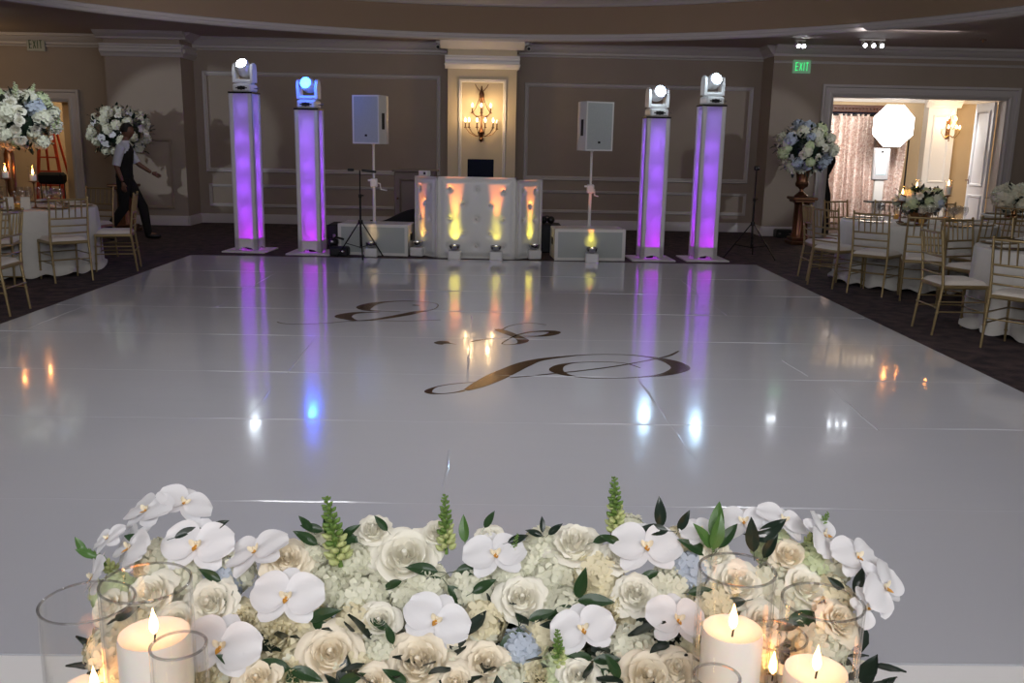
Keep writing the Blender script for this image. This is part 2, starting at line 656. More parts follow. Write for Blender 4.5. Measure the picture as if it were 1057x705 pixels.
def frame_mould(x0, x1, z0, z1, y, w=0.075, d=0.03):
    """picture-frame moulding with mitred corners on a wall facing -y"""
    b = MB()
    prof = [(0, 0), (0.15 * w, d), (0.45 * w, d * 0.75), (0.6 * w, d), (0.85 * w, d * 0.5), (w, 0)]
    rings = []
    for t, o in prof:
        rings.append([(x0 + t, y - o, z0 + t), (x1 - t, y - o, z0 + t), (x1 - t, y - o, z1 - t), (x0 + t, y - o, z1 - t)])
    vs = sum(rings, [])
    fs = []
    for k in range(len(prof) - 1):
        for i in range(4):
            j = (i + 1) % 4
            fs.append((k * 4 + i, k * 4 + j, k * 4 + 4 + j, k * 4 + 4 + i))
    return b.add(vs, fs)


tr = 8
for (x0, x1, z0, z1, y, w, mt) in (
        (-5.56, -1.13, 0.96, 2.80, YW, 0.08, 'trim_paint'), (-5.53, -1.13, 0.31, 0.735, YW, 0.06, 'trim_paint'),
        (0.435, 4.73, 0.92, 2.71, YW, 0.08, 'trim_paint'), (0.435, 4.73, 0.31, 0.735, YW, 0.06, 'trim_paint'),
        (-0.78, 0.09, 0.9, 2.725, 17.4, 0.06, 'trim_white'), (-0.78, 0.09, 0.25, 0.75, 17.4, 0.06, 'trim_white'),
        (-6.86, -5.95, 0.3, 1.55, YC, 0.045, 'wall_taupe')):
    struct('trim_%d' % tr, frame_mould(x0, x1, z0, z1, y, w), mt, False)
    tr += 1


def door_casing(x0, x1, ztop, y, w, name, mat='trim_paint'):
    b = MB()
    prof = [(0, 0), (0, 0.03), (0.2 * w, 0.05), (0.35 * w, 0.035), (0.7 * w, 0.035), (0.8 * w, 0.06), (w, 0.06), (w, 0)]
    for k in range(len(prof) - 1):
        (a, o), (c, p) = prof[k], prof[k + 1]
        r1 = [(x0 - a, y - o, 0), (x0 - a, y - o, ztop + a), (x1 + a, y - o, ztop + a), (x1 + a, y - o, 0)]
        r2 = [(x0 - c, y - p, 0), (x0 - c, y - p, ztop + c), (x1 + c, y - p, ztop + c), (x1 + c, y - p, 0)]
        b.add(r1 + r2, [(i, i + 1, i + 5, i + 4) for i in range(3)])
    # reveal lining
    b.box(x0 - 0.001, x0 + 0.02, y - 0.005, y + 0.26, 0, ztop)
    b.box(x1 - 0.02, x1 + 0.001, y - 0.005, y + 0.26, 0, ztop)
    b.box(x0, x1, y - 0.005, y + 0.26, ztop - 0.02, ztop)
    return struct(name, b, mat, False)


door_casing(5.98, 9.17, 2.54, YC, 0.2, 'trim_20')
door_casing(-9.9, -8.05, 2.21, YW, 0.2, 'trim_21')

# ---- room beyond the right doorway
b = MB()
b.box(5.2, 12.4, 21.4, 21.6, 0, 3.0)
b.box(5.0, 5.2, 17.36, 21.6, 0, 3.0)
struct('wall_anteroom', b, 'wall_tan')
b = MB().box(5.0, 12.4, 17.36, 21.6, 2.86, 2.95)
struct('ceiling_anteroom', b, 'cream_paint')
b = MB(); run([(0, 2.66), (0.02, 2.665), (0.03, 2.7), (0.09, 2.78), (0.12, 2.86), (0, 2.86)], 5.2, 12.4, 21.4, b)
struct('trim_22', b, 'trim_white', True)
# panelled pilaster there
xp0, xp1 = W(961, 105, 21.1).x, W(990, 105, 21.1).x
b = MB(); b.box(xp0, xp1, 21.15, 21.4, 0, 2.86)
b2 = frame_mould(xp0 + 0.12, xp1 - 0.12, 0.9, 2.4, 21.15, 0.05, 0.025)
b.add(b2.v, b2.f)
run([(0, 2.55), (0.03, 2.56), (0.05, 2.6), (0.12, 2.68), (0.14, 2.74), (0, 2.75)], xp0 - 0.08, xp1 + 0.08, 21.15, b)
struct('wall_anteroom_pilaster', b, 'trim_white')
# open door leaf on the right jamb
b = MB()
LM = Matrix.Translation((9.14, 17.38, 0.01)) @ Matrix.Rotation(radians(82), 4, 'Z')
b.box(0, 0.95, 0, 0.045, 0, 2.5, LM, 0.004)
for (z0, z1) in ((0.95, 2.36), (0.15, 0.78)):
    bb = frame_mould(0.13, 0.82, z0, z1, 0.0, 0.05, 0.02)
    bb2 = [(x, 0.045 + (-y), z) for x, y, z in bb.v]
    b.add(bb2, [tuple(reversed(f)) for f in bb.f], LM)
d2 = struct('door_2', b, 'door_white')
h = MB().tube([(0.87, 0.05, 1.05), (0.87, 0.1, 1.05), (0.77, 0.1, 1.05)], 0.012, 8, LM)
h.box(0.85, 0.89, 0.045, 0.055, 0.97, 1.13, LM)
obj('door_handle', h, 'bronze_gold', d2)

# ---- space beyond the left doorway
b = MB()
b.box(XL, -7.2, 20.4, 20.6, 0, 3.0)
b.box(-7.4, -7.2, 18.0, 20.4, 0, 3.0)
struct('wall_corridor', b, 'wall_tan')
b = MB().box(XL, -7.2, 18.0, 20.6, 2.86, 2.95)
struct('ceiling_corridor', b, 'cream_paint')
b = MB()
xa = W(66, 120, 18.6).x
b.box(xa, xa + 0.28, 18.55, 18.62, 0, 2.28)
b.box(xa + 0.28, xa + 0.5, 18.45, 18.62, 0, 2.2)
b.box(xa - 0.03, xa + 0.46, 18.42, 18.66, 2.2, 2.30)
b.box(xa + 0.30, xa + 0.52, 18.4, 18.6, 0, 1.28)
struct('door_1', b, 'cream_paint')


# ------------------------------------------------------------------ exit signs
def exit_sign(name, label, x, z, y, w, h_, plate, letters):
    t = thing(name, label, 'exit sign', (x, y, z - h_ / 2))
    b = MB().box(-w / 2, w / 2, -0.045, 0, 0, h_, None, 0.006)
    obj('housing', b, plate, t, False)
    # letters E X I T as raised strokes
    lh, lw, st, g = h_ * 0.62, w * 0.17, w * 0.038, w * 0.045
    zz = h_ * 0.19
    xs = -(4 * lw + 3 * g - lw * 0.5) / 2
    for ch in 'EXIT':
        b = MB()
        y0, y1 = -0.052, -0.0455
        if ch == 'E':
            b.box(xs, xs + st, y0, y1, zz, zz + lh)
            for k in (0, 0.5, 1):
                zc = zz + (lh - st) * k
                b.box(xs, xs + lw * 0.9, y0, y1, zc, zc + st)
            adv = lw
        elif ch == 'X':
            for s_ in (1, -1):
                c = Matrix.Translation((xs + lw / 2, 0, zz + lh / 2)) @ Matrix.Rotation(s_ * atan2(lw * 0.8, lh), 4, 'Y')
                b.box(-st / 2, st / 2, y0, y1, -lh / 2, lh / 2, c)
            adv = lw
        elif ch == 'I':
            b.box(xs + lw * 0.15, xs + lw * 0.15 + st, y0, y1, zz, zz + lh)
            adv = lw * 0.5
        else:
            b.box(xs, xs + lw, y0, y1, zz + lh - st, zz + lh)
            b.box(xs + lw / 2 - st / 2, xs + lw / 2 + st / 2, y0, y1, zz, zz + lh)
            adv = lw
        obj('letter', b, letters, t, False)
        xs += adv + g
    return t


e = W(38, 46, YW)
exit_sign('exit_sign', 'unlit beige exit sign above the left doorway', e.x, e.z, YW - 0.004, 0.33, 0.24, 'exit_plate', 'exit_green')
e = W(827, 69, YC)
exit_sign('exit_sign', 'glowing green exit sign on the wall beside the wide right doorway', e.x, e.z, YC - 0.004, 0.32, 0.23, 'exit_lit_plate', 'exit_green_lit')

# ------------------------------------------------------------------ dance floor
DX0, DX1, DY0, DY1 = -4.18, 3.52, -1.0, 12.6
t = thing('dance_floor', 'large glossy white vinyl dance floor with a gold script monogram', 'dance floor', (0, 0, 0))
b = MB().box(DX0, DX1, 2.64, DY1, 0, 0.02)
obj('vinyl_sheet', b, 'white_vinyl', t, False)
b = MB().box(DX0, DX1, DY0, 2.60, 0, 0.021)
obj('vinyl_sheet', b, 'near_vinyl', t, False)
# raised edge strips
for (x0, x1, y0, y1) in ((DX0 - 0.05, DX0, DY0, DY1), (DX1, DX1 + 0.05, DY0, DY1), (DX0 - 0.05, DX1 + 0.05, DY1, DY1 + 0.05)):
    b = MB().prism([(x0, y0), (x1, y0), (x1, y1), (x0, y1)], 0, 0.012)
    obj('edge_strip', b, 'white_vinyl', t, False)
seams = []
for y in (3.87, 5.10, 6.2, 7.42, 8.65, 9.87, 11.1):
    seams.append(((DX0, y), (DX1, y)))
for (a, c) in (((0.975, 6.3), (1.03, 4.5)), ((2.26, 6.0), (2.2, 5.05)), ((-1.44, 6.1), (-1.49, 7.6)), ((-1.43, 5.0), (-1.45, 5.7)),
               ((-0.24, 8.4), (-0.20, 6.0)), ((2.17, 6.8), (2.21, 6.3)), ((-2.68, 8.65), (-2.68, 11.1)), ((2.2, 8.65), (2.2, 11.1)),
               ((-3.9, 5.1), (-3.9, 8.65)), ((-0.24, 2.64), (-0.24, 4.6))):
    seams.append((a, c))
for (a, c) in seams:
    A, C = Vector((*a, 0.0)), Vector((*c, 0.0))
    d = (C - A)
    L = d.length
    d.normalize()
    nn = Vector((-d.y, d.x, 0))
    nseg = max(4, int(L / 0.12))
    vs, fs = [], []
    for i in range(nseg + 1):
        wob = 0.003 * sin(i * 1.7 + a[0]) + random.uniform(-0.0015, 0.0015)
        hgt = 0.0212 + 0.0026 * max(0, sin(i * 0.37 + a[1])) + random.uniform(0, 0.0006)
        p = A + d * (L * i / nseg) + nn * wob
        vs += [(p - nn * 0.009) + Vector((0, 0, 0.0195)), p + Vector((0, 0, hgt)), (p + nn * 0.009) + Vector((0, 0, 0.0195))]
    for i in range(nseg):
        for k in range(2):
            fs.append((i * 3 + k, i * 3 + k + 1, i * 3 + 3 + k + 1, i * 3 + 3 + k))
    obj('seam', MB().add(vs, fs), 'white_vinyl', t, True)
b = MB().box(DX0, DX1, 2.595, 2.655, 0.02, 0.0265, None, 0.006)
obj('seam', b, 'white_vinyl', t, False)


# monogram: thick-and-thin script strokes on the floor
def catmull(P, n=10):
    out = []
    for i in range(len(P) - 1):
        p0, p1, p2, p3 = P[max(i - 1, 0)], P[i], P[i + 1], P[min(i + 2, len(P) - 1)]
        for k in range(n):
            s_ = k / n
            out.append(tuple(0.5 * (2 * b_ + (-a_ + c_) * s_ + (2 * a_ - 5 * b_ + 4 * c_ - d_) * s_ ** 2 + (-a_ + 3 * b_ - 3 * c_ + d_) * s_ ** 3)
                             for a_, b_, c_, d_ in zip(p0, p1, p2, p3)))
    out.append(P[-1])
    return out


def stroke(b, pts, z):
    """pts: (x, y, width) on the floor"""
    P = catmull(pts, 10)
    vs, fs = [], []
    for i, (x, y, w) in enumerate(P):
        q0, q1 = P[max(i - 1, 0)], P[min(i + 1, len(P) - 1)]
        d = Vector((q1[0] - q0[0], q1[1] - q0[1], 0))
        d = d.normalized() if d.length else Vector((1, 0, 0))
        nn = Vector((-d.y, d.x, 0)) * max(w, 0.008) * 0.5
        vs += [Vector((x, y, z)) + nn, Vector((x, y, z)) - nn]
    for i in range(len(P) - 1):
        fs.append((2 * i, 2 * i + 1, 2 * i + 3, 2 * i + 2))
    b.add(vs, fs)


def trace(lst, ox, oy, sc):
    r = []
    for (x, y, w) in lst:
        g = G(ox + x / sc, oy + y / sc, 0.02)
        r.append((g.x, g.y, w))
    return r


L1 = [  # far letter
    [(80, 213, .01), (110, 221, .012), (180, 225, .012), (330, 220, .015), (400, 214, .015), (480, 208, .02), (560, 204, .05), (660, 190, .08), (760, 172, .10), (815, 160, .08), (870, 154, .03), (908, 140, .015), (912, 120, .012), (850, 109, .02), (750, 105, .03), (650, 109, .05), (575, 120, .12), (535, 137, .16), (550, 152, .07), (620, 157, .02), (720, 160, .012)],
    [(610, 163, .02), (530, 164, .05), (465, 170, .1), (425, 184, .16), (455, 198, .09), (490, 207, .04)],
    [(480, 206, .012), (600, 207, .012), (750, 209, .012), (930, 203, .012)],
    [(785, 126, .03), (800, 127, .045), (822, 128, .03)],
]
L2 = [  # small middle sign
    [(66, 87, .03), (85, 87, .13), (105, 87, .13), (122, 89, .03), (150, 93, .008)],
    [(205, 83, .015), (235, 78, .02), (272, 71, .01)],
    [(300, 36, .05), (330, 46, .09), (372, 62, .08), (400, 78, .10), (385, 90, .04), (350, 94, .012), (322, 91, .012), (335, 80, .012), (370, 62, .02), (420, 48, .03), (480, 44, .05), (520, 47, .10), (500, 57, .08), (450, 63, .03), (385, 62, .01)],
    [(318, 40, .02), (345, 26, .012), (380, 18, .01), (430, 13, .01), (488, 20, .012)],
]
L3 = [  # near letter
    [(180, 267, .03), (140, 275, .015), (95, 279, .015), (55, 277, .04), (45, 268, .05), (75, 253, .015), (130, 243, .012), (185, 238, .012), (232, 235, .012)],
    [(185, 266, .04), (235, 246, .11), (300, 215, .15), (350, 192, .14), (400, 170, .12), (460, 152, .07), (550, 140, .035), (650, 132, .015), (770, 132, .012), (860, 139, .03), (925, 150, .08), (972, 165, .13), (993, 182, .14), (965, 198, .10), (905, 211, .05), (800, 219, .015), (680, 221, .015), (590, 213, .03), (540, 200, .08), (525, 187, .1), (545, 172, .06), (600, 162, .015), (690, 159, .012), (780, 164, .012), (842, 182, .012)],
    [(350, 219, .012), (430, 212, .02), (520, 203, .02), (640, 190, .02), (760, 174, .02), (880, 152, .02), (950, 136, .03), (986, 118, .015)],
]
for L, (ox, oy, sc) in ((L1, (270, 290, 5.033)), (L2, (430, 330, 3.645)), (L3, (430, 330, 3.645))):
    b = MB()
    for i, s_ in enumerate(L):
        stroke(b, trace(s_, ox, oy, sc), 0.0212 + 0.0003 * i)
    obj('monogram_letter', b, 'gold_foil', t, False)

# ------------------------------------------------------------------ light towers
def light_tower(x, y, h_, rz, label):
    t = thing('light_tower', label, 'light tower', (x, y, 0), rz, 'purple lit towers')
    s_ = 0.165
    b = MB().box(-0.31, 0.31, -0.31, 0.31, 0.001, 0.022, None, 0.004)
    obj('base_plate', b, 'white_paint', t, False)
    z0, z1 = 0.03, h_
    cw = 0.058
    b = MB()
    for sx in (-1, 1):
        for sy in (-1, 1):
            b.box(min(sx * s_, sx * (s_ - cw)), max(sx * s_, sx * (s_ - cw)), min(sy * s_, sy * (s_ - 0.012)), max(sy * s_, sy * (s_ - 0.012)), z0, z1)
            b.box(min(sx * s_, sx * (s_ - 0.012)), max(sx * s_, sx * (s_ - 0.012)), min(sy * s_, sy * (s_ - cw)), max(sy * s_, sy * (s_ - cw)), z0, z1)
    # lower skirt with arch cut
    for k in range(4):
        R = Matrix.Rotation(pi / 2 * k, 4, 'Z')
        arch = [(-s_, 0.19), (-s_, 0.03), (-s_ + 0.05, 0.03), (-0.07, 0.06), (0, 0.072), (0.07, 0.06), (s_ - 0.05, 0.03), (s_, 0.03), (s_, 0.19)]
        vs = [(x_, -s_, z_) for x_, z_ in arch] + [(x_, -s_ + 0.012, z_) for x_, z_ in arch]
        q = len(arch)
        # triangle-safe: split the skirt into quads against the top edge
        top = [(a[0], 0.19) for a in arch[1:-1]]
        bot = arch[1:-1]
        vv, ff = [], []
        for (bx, bz), (tx, tz) in zip(bot, top):
            vv += [(bx, -s_, bz), (tx, -s_, tz)]
        for i in range(len(bot) - 1):
            ff.append((2 * i, 2 * i + 2, 2 * i + 3, 2 * i + 1))
        b.add(vv, ff, R)
    obj('fabric_edge', b, 'tower_frame_fabric', t, False)
    b = MB()
    for k in range(4):
        R = Matrix.Rotation(pi / 2 * k, 4, 'Z')
        e_ = s_ - 0.008
        b.grid(lambda u, v: (-e_ + 2 * e_ * u, -e_ + 0.006 * sin(pi * u), 0.19 + (z1 - 0.19) * v), 6, 12, R)
    obj('fabric_sleeve', b, 'tower_fabric', t, True)
    # inner truss: four tubes and diagonal braces
    b = MB()
    q = 0.10
    for sx in (-1, 1):
        for sy in (-1, 1):
            b.tube([(sx * q, sy * q, 0.02), (sx * q, sy * q, z1 - 0.01)], 0.014, 8)
    nz = 5
    for k in range(nz):
        za, zb = 0.08 + (z1 - 0.2) * k / nz, 0.08 + (z1 - 0.2) * (k + 1) / nz
        sg = 1 if k % 2 else -1
        for (p0, p1) in (((-q * sg, -q), (q * sg, -q)), ((q, -q * sg), (q, q * sg)), ((q * sg, q), (-q * sg, q)), ((-q, q * sg), (-q, -q * sg))):
            b.tube([(p0[0], p0[1], za), (p1[0], p1[1], zb)], 0.005, 6)
    obj('truss', b, 'steel', t, True)
    b = MB().box(-0.17, 0.17, -0.17, 0.17, z1, z1 + 0.022)
    obj('top_plate', b, 'black_metal', t, False)
    # LED fixtures inside
    b = MB().lathe([(0.05, 0), (0.06, 0.02), (0.055, 0.06), (0.045, 0.07)], 16, Matrix.Translation((0, 0, 0.024)))
    obj('uplight', b, 'black_plastic', t, True)
    R = Matrix.Rotation(rz, 4, 'Z')
    for (z_, e_, c, dx, dy) in ((0.26, 1.4, (0.62, 0.01, 1.0), 0.03, -0.03), (0.55, 1.5, (0.42, 0.04, 1.0), 0, 0), (0.9, 1.6, (0.36, 0.06, 1.0), 0, 0), (1.25, 1.6, (0.36, 0.08, 1.0), 0, 0), (1.6, 1.4, (0.36, 0.11, 1.0), 0, 0), (h_ - 0.2, 0.9, (0.36, 0.2, 1.0), 0, 0)):
        ld = bpy.data.lights.new('tower_led', 'POINT')
        ld.energy = e_ * TOWER_K
        ld.color = c
        ld.shadow_soft_size = 0.04
        lo = bpy.data.objects.new('tower_led', ld)
        COL.objects.link(lo)
        lo.location = Vector((x, y, z_)) + R @ Vector((dx, dy, 0))
    return t


TOWER_K = 0.85
TW = [(-3.60, 13.37, 2.20, radians(-5), 'outer left purple lit tower, the leftmost one'),
      (-2.67, 13.22, 1.99, radians(-3), 'inner left purple lit tower beside the left speaker'),
      (2.17, 13.2, 1.97, radians(3), 'inner right purple lit tower, the shorter of the right pair'),
      (2.95, 13.27, 2.15, radians(3), 'outer right purple lit tower, taller of the right pair')]
for a in TW:
    light_tower(*a)


# ------------------------------------------------------------------ moving head lights
def moving_head(x, y, z, rz, lensmat, label, tilt):
    t = thing('moving_head_light', label, 'stage light', (x, y, z), rz, 'moving head lights on the towers')
    b = MB().box(-0.135, 0.135, -0.12, 0.12, 0.0, 0.11, None, 0.02)
    obj('base_housing', b, 'white_plastic', t, False)
    b = MB().box(-0.055, 0.055, -0.124, -0.118, 0.03, 0.075)
    b.lathe([(0.028, -0.004), (0.028, 0.004)], 16, Matrix.Translation((0.0, -0.122, 0.052)) @ Matrix.Rotation(pi / 2, 4, 'X'))
    b.box(-0.085, 0.085, -0.123, -0.118, 0.045, 0.06)
    obj('control_panel', b, 'black_plastic', t, False)
    b = MB().tube([(0.135, 0.0, 0.05), (0.2, -0.01, 0.05), (0.215, -0.01, 0.065)], 0.008, 8)
    obj('clamp_pin', b, 'steel', t, True)
    # yoke: U shape with rounded top
    b = MB()
    b.box(-0.15, 0.15, -0.07, 0.07, 0.112, 0.175, None, 0.03)
    for s_ in (-1, 1):
        poly = [(-0.07, 0.13), (0.07, 0.13), (0.075, 0.3), (0.055, 0.37), (0.0, 0.395), (-0.055, 0.37), (-0.075, 0.3)]
        M = Matrix(((0, 0, 1, 0), (1, 0, 0, 0), (0, 1, 0, 0), (0, 0, 0, 1)))
        x0 = s_ * 0.15
        b.prism(poly, min(x0, x0 - s_ * 0.04), max(x0, x0 - s_ * 0.04), M)
    obj('yoke', b, 'white_plastic', t, False)
    # head
    HM = Matrix.Translation((0, 0, 0.315)) @ Matrix.Rotation(tilt, 4, 'X')
    b = MB()
    b.lathe([(0.001, -0.13), (0.06, -0.125), (0.088, -0.09), (0.1, -0.03), (0.1, 0.05), (0.092, 0.10), (0.08, 0.115), (0.074, 0.115), (0.07, 0.1), (0.001, 0.098)], 24, HM)
    hd = obj('head', b, 'white_plastic', t, True)
    b = MB().lathe([(0.072, 0.098), (0.06, 0.112), (0.03, 0.122), (0.001, 0.125)], 20, HM)
    obj('lens', b, lensmat, hd, True)
    return t


def beam_glow(x, y, z, col, e_):
    ld = bpy.data.lights.new('beam_glow', 'POINT')
    ld.energy = e_
    ld.color = col
    ld.shadow_soft_size = 0.05
    lo = bpy.data.objects.new('beam_glow', ld)
    COL.objects.link(lo)
    lo.location = (x, y, z)


for x, y, z, c_, e_ in ((-3.62, 13.16, 2.64, (.85, .92, 1), 1.0), (-2.7, 12.98, 2.36, (0.02, 0.12, 1), 10.0), (2.18, 12.97, 2.34, (.75, .9, 1), 3.0), (2.97, 13.04, 2.53, (.75, .9, 1), 3.0)):
    beam_glow(x, y, z, c_, e_)
moving_head(-3.585, 13.37, 2.223, radians(-10), 'lens_white', 'white moving head light on the leftmost tower', radians(52))
moving_head(-2.67, 13.22, 2.013, radians(-10), 'lens_blue', 'moving head light with a bright blue beam, on the inner left tower', radians(76))
moving_head(2.17, 13.2, 1.993, radians(12), 'lens_core', 'white beaming moving head light on the inner right tower', radians(74))
moving_head(2.95, 13.27, 2.173, radians(12), 'lens_core', 'white beaming moving head light on the outer right tower', radians(72))


# ------------------------------------------------------------------ speakers
def subwoofer(x, y, rz, label, w=1.0, d=0.55, h_=0.44):
    t = thing('subwoofer', label, 'speaker', (x, y, 0), rz)
    b = MB().box(-w / 2, w / 2, 0.012, d, 0, h_, None, 0.012)
    for (x0, x1, z0, z1) in ((-w / 2, w / 2, 0, 0.04), (-w / 2, w / 2, h_ - 0.04, h_), (-w / 2, -w / 2 + 0.045, 0.04, h_ - 0.04), (w / 2 - 0.045, w / 2, 0.04, h_ - 0.04)):
        b.box(x0, x1, 0, 0.014, z0, z1)
    obj('cabinet', b, 'white_paint', t, False)
    b = MB().box(-w / 2 + 0.045, w / 2 - 0.045, 0.004, 0.011, 0.04, h_ - 0.04)
    obj('grille', b, 'mesh_grille', t, False)
    for s_ in (-1, 1):
        b = MB().box(min(s_ * w / 2, s_ * (w / 2 + 0.004)), max(s_ * w / 2, s_ * (w / 2 + 0.004)), 0.2, 0.36, 0.2, 0.3)
        obj('handle', b, 'black_plastic', t, False)
    return t


subwoofer(-1.79, 13.08, radians(-5), 'wide white subwoofer with grey grille left of the booth')
subwoofer(1.28, 12.9, radians(4), 'wide white subwoofer with grey grille right of the booth')


def speaker(x, y, z, rz, label):
    t = thing('loudspeaker', label, 'speaker', (x, y, z), rz)
    w, d, h_ = 0.42, 0.40, 0.66
    poly = [(-w / 2, -d / 2), (w / 2, -d / 2), (w / 2, 0.0), (w * 0.32, d / 2), (-w * 0.32, d / 2), (-w / 2, 0.0)]
    b = MB().prism(poly, 0, h_)
    for (x0, x1, z0, z1) in ((-w / 2, w / 2, 0, 0.02), (-w / 2, w / 2, h_ - 0.02, h_), (-w / 2, -w / 2 + 0.02, 0.02, h_ - 0.02), (w / 2 - 0.02, w / 2, 0.02, h_ - 0.02)):
        b.box(x0, x1, -d / 2 - 0.012, -d / 2, z0, z1)
    obj('cabinet', b, 'white_paint', t, False)
    b = MB().box(-w / 2 + 0.02, w / 2 - 0.02, -d / 2 - 0.006, -d / 2 - 0.001, 0.02, h_ - 0.02)
    obj('grille', b, 'mesh_grille', t, False)
    b = MB().box(-0.018, 0.018, -d / 2 - 0.010, -d / 2 - 0.006, 0.1, 0.13)
    obj('badge', b, 'black_plastic', t, False)
    for s_ in (-1, 1):
        b = MB().box(min(s_ * w / 2, s_ * (w / 2 + 0.004)), max(s_ * w / 2, s_ * (w / 2 + 0.004)), -0.13, -0.06, 0.2, 0.42)
        obj('handle', b, 'black_plastic', t, False)
    return t


speaker(-1.80, 13.36, 1.55, radians(-22), 'white loudspeaker on a pole left of the booth')
speaker(1.28, 13.16, 1.515, radians(22), 'white loudspeaker on a pole right of the booth')


def speaker_pole(x, y, ztop, label, sg):
    t = thing('speaker_pole', label, 'speaker pole', (x, y, 0.441), 0)
    h_ = ztop - 0.441
    b = MB().lathe([(0.05, 0), (0.05, 0.01), (0.022, 0.02), (0.022, h_ * 0.52), (0.017, h_ * 0.52), (0.017, h_ - 0.01), (0.03, h_ - 0.008), (0.03, h_ - 0.001)], 16)
    obj('pole', b, 'white_paint', t, True)
    zc = h_ * 0.52
    b = MB().box(-0.05, 0.05, -0.045, 0.045, zc - 0.07, zc + 0.05, None, 0.012)
    b.box(-0.085, -0.05, -0.02, 0.02, zc + 0.01, zc + 0.035)
    obj('crank_housing', b, 'white_plastic', t, False)
    b = MB().tube([(sg * 0.05, -0.02, zc - 0.01), (sg * 0.09, -0.03, zc - 0.02), (sg * 0.10, -0.03, zc - 0.10), (sg * 0.19, -0.03, zc - 0.115)], 0.009, 8)
    obj('crank_handle', b, 'white_plastic', t, True)
    return t


speaker_pole(-1.80, 13.36, 1.549, 'white crank pole holding up the left loudspeaker', 1)
speaker_pole(1.28, 13.16, 1.514, 'white crank pole holding up the right loudspeaker', 0.6)


# ------------------------------------------------------------------ black tripods
def tripod(x, y, h_, label, rz, top, spread=0.36):
    t = thing('tripod_stand', label, 'tripod', (x, y, 0), rz)
    hub = 0.50
    b = MB().tube([(0, 0, 0.14), (0, 0, 0.85)], 0.014, 10)
    b.tube([(0, 0, 0.84), (0, 0, h_)], 0.009, 8)
    b.lathe([(0.022, 0.83), (0.024, 0.85), (0.022, 0.88)], 12)
    obj('column', b, 'black_metal', t, True)
    b = MB().lathe([(0.03, hub - 0.03), (0.035, hub), (0.03, hub + 0.03)], 12)
    obj('collar', b, 'black_plastic', t, True)
    b = MB().tube([(0.01, 0, 0.86), (0.05, 0, 0.86)], 0.01, 8)
    obj('knob', b, 'black_plastic', t, True)
    for k in range(3):
        a = radians(-90 + 120 * k + 12)
        f_ = Vector((cos(a) * spread, sin(a) * spread, 0.012))
        b = MB().tube([Vector((cos(a) * 0.02, sin(a) * 0.02, hub)), f_], 0.009, 8)
        mid = f_ * 0.62 + Vector((0, 0, hub)) * 0.38
        b.tube([(0, 0, 0.15), (mid.x, mid.y, mid.z)], 0.006, 6)
        b.ball(f_, 0.014, 8, 6)
        obj('leg', b, 'black_metal', t, True)
    b = MB()
    if top == 'bar':
        b.box(-0.10, 0.10, -0.02, 0.02, h_ - 0.02, h_ + 0.012, Matrix.Rotation(radians(6), 4, 'Y'), 0.006)
        b.box(-0.16, -0.08, -0.03, 0.03, h_ - 0.015, h_ + 0.02, None, 0.006)
        obj('mount_head', b, 'black_plastic', t, False)
    else:
        b.box(-0.035, 0.035, -0.03, 0.03, h_ - 0.02, h_ + 0.04, None, 0.01)
        obj('mount_head', b, 'black_plastic', t, False)
        b = MB().ball((0, -0.035, h_ + 0.015), 0.018, 10, 8)
        obj('sensor_lens', b, 'steel', t, True)
    return t


tripod(-1.905, 12.72, 1.20, 'thin black tripod stand in front of the left subwoofer', 0.0, 'bar')
tripod(3.74, 13.6, 1.30, 'thin black tripod stand right of the towers near the wall', 0.5, 'head', 0.42)

# ------------------------------------------------------------------ DJ booth
t = thing('tufted_dj_booth', 'white tufted DJ facade booth lit yellow and orange from below', 'DJ booth', (0, 0, 0))


def booth_panel(P0, P1, h_, buttons, name, bmat='leatherette_white'):
    P0, P1 = Vector(P0), Vector(P1)
    w = (P1 - P0).length
    M = Matrix.Translation((P0.x, P0.y, 0)) @ Matrix.Rotation(atan2(P1.y - P0.y, P1.x - P0.x), 4, 'Z')
    NU, NV = max(16, int(w * 56)), int(h_ * 56)
    mrg = 0.035

    def f(u, v):
        x, z = mrg + (w - 2 * mrg) * u, mrg + (h_ - 2 * mrg) * v
        dep = 0.0
        for (bx, bz) in buttons:
            d2_ = (x - bx * w) ** 2 + (z - bz * h_) ** 2
            dep = max(dep, 0.034 * math.exp(-d2_ / 0.0013))
        edge = min(u * w, (1 - u) * w, v * h_, (1 - v) * h_)
        puff = 0.014 * min(1, edge / 0.05)
        return (x, -puff * 1.4 + dep, z)
    b = MB().grid(f, NU, NV, M)
    pn = obj(name, b, bmat, t, True)
    b = MB()
    b.box(0, w, 0.004, 0.045, 0, mrg, M); b.box(0, w, 0.004, 0.045, h_ - mrg, h_, M)
    b.box(0, mrg, -0.012, 0.045, 0, h_, M); b.box(w - mrg, w, -0.012, 0.045, 0, h_, M)
    b.box(0, w, -0.012, 0.004, 0, mrg * 0.6, M); b.box(0, w, -0.012, 0.004, h_ - mrg * 0.6, h_, M)
    b.box(mrg, w - mrg, 0.03, 0.045, mrg, h_ - mrg, M)
    obj('panel_frame', b, 'white_paint', pn, False)
    for (bx, bz) in buttons:
        bb = MB().ball((bx * w, 0.006, bz * h_), 0.022, 12, 8, M, (1, 0.5, 1))
        obj('tuft_button', bb, 'tuft_button', pn, True)


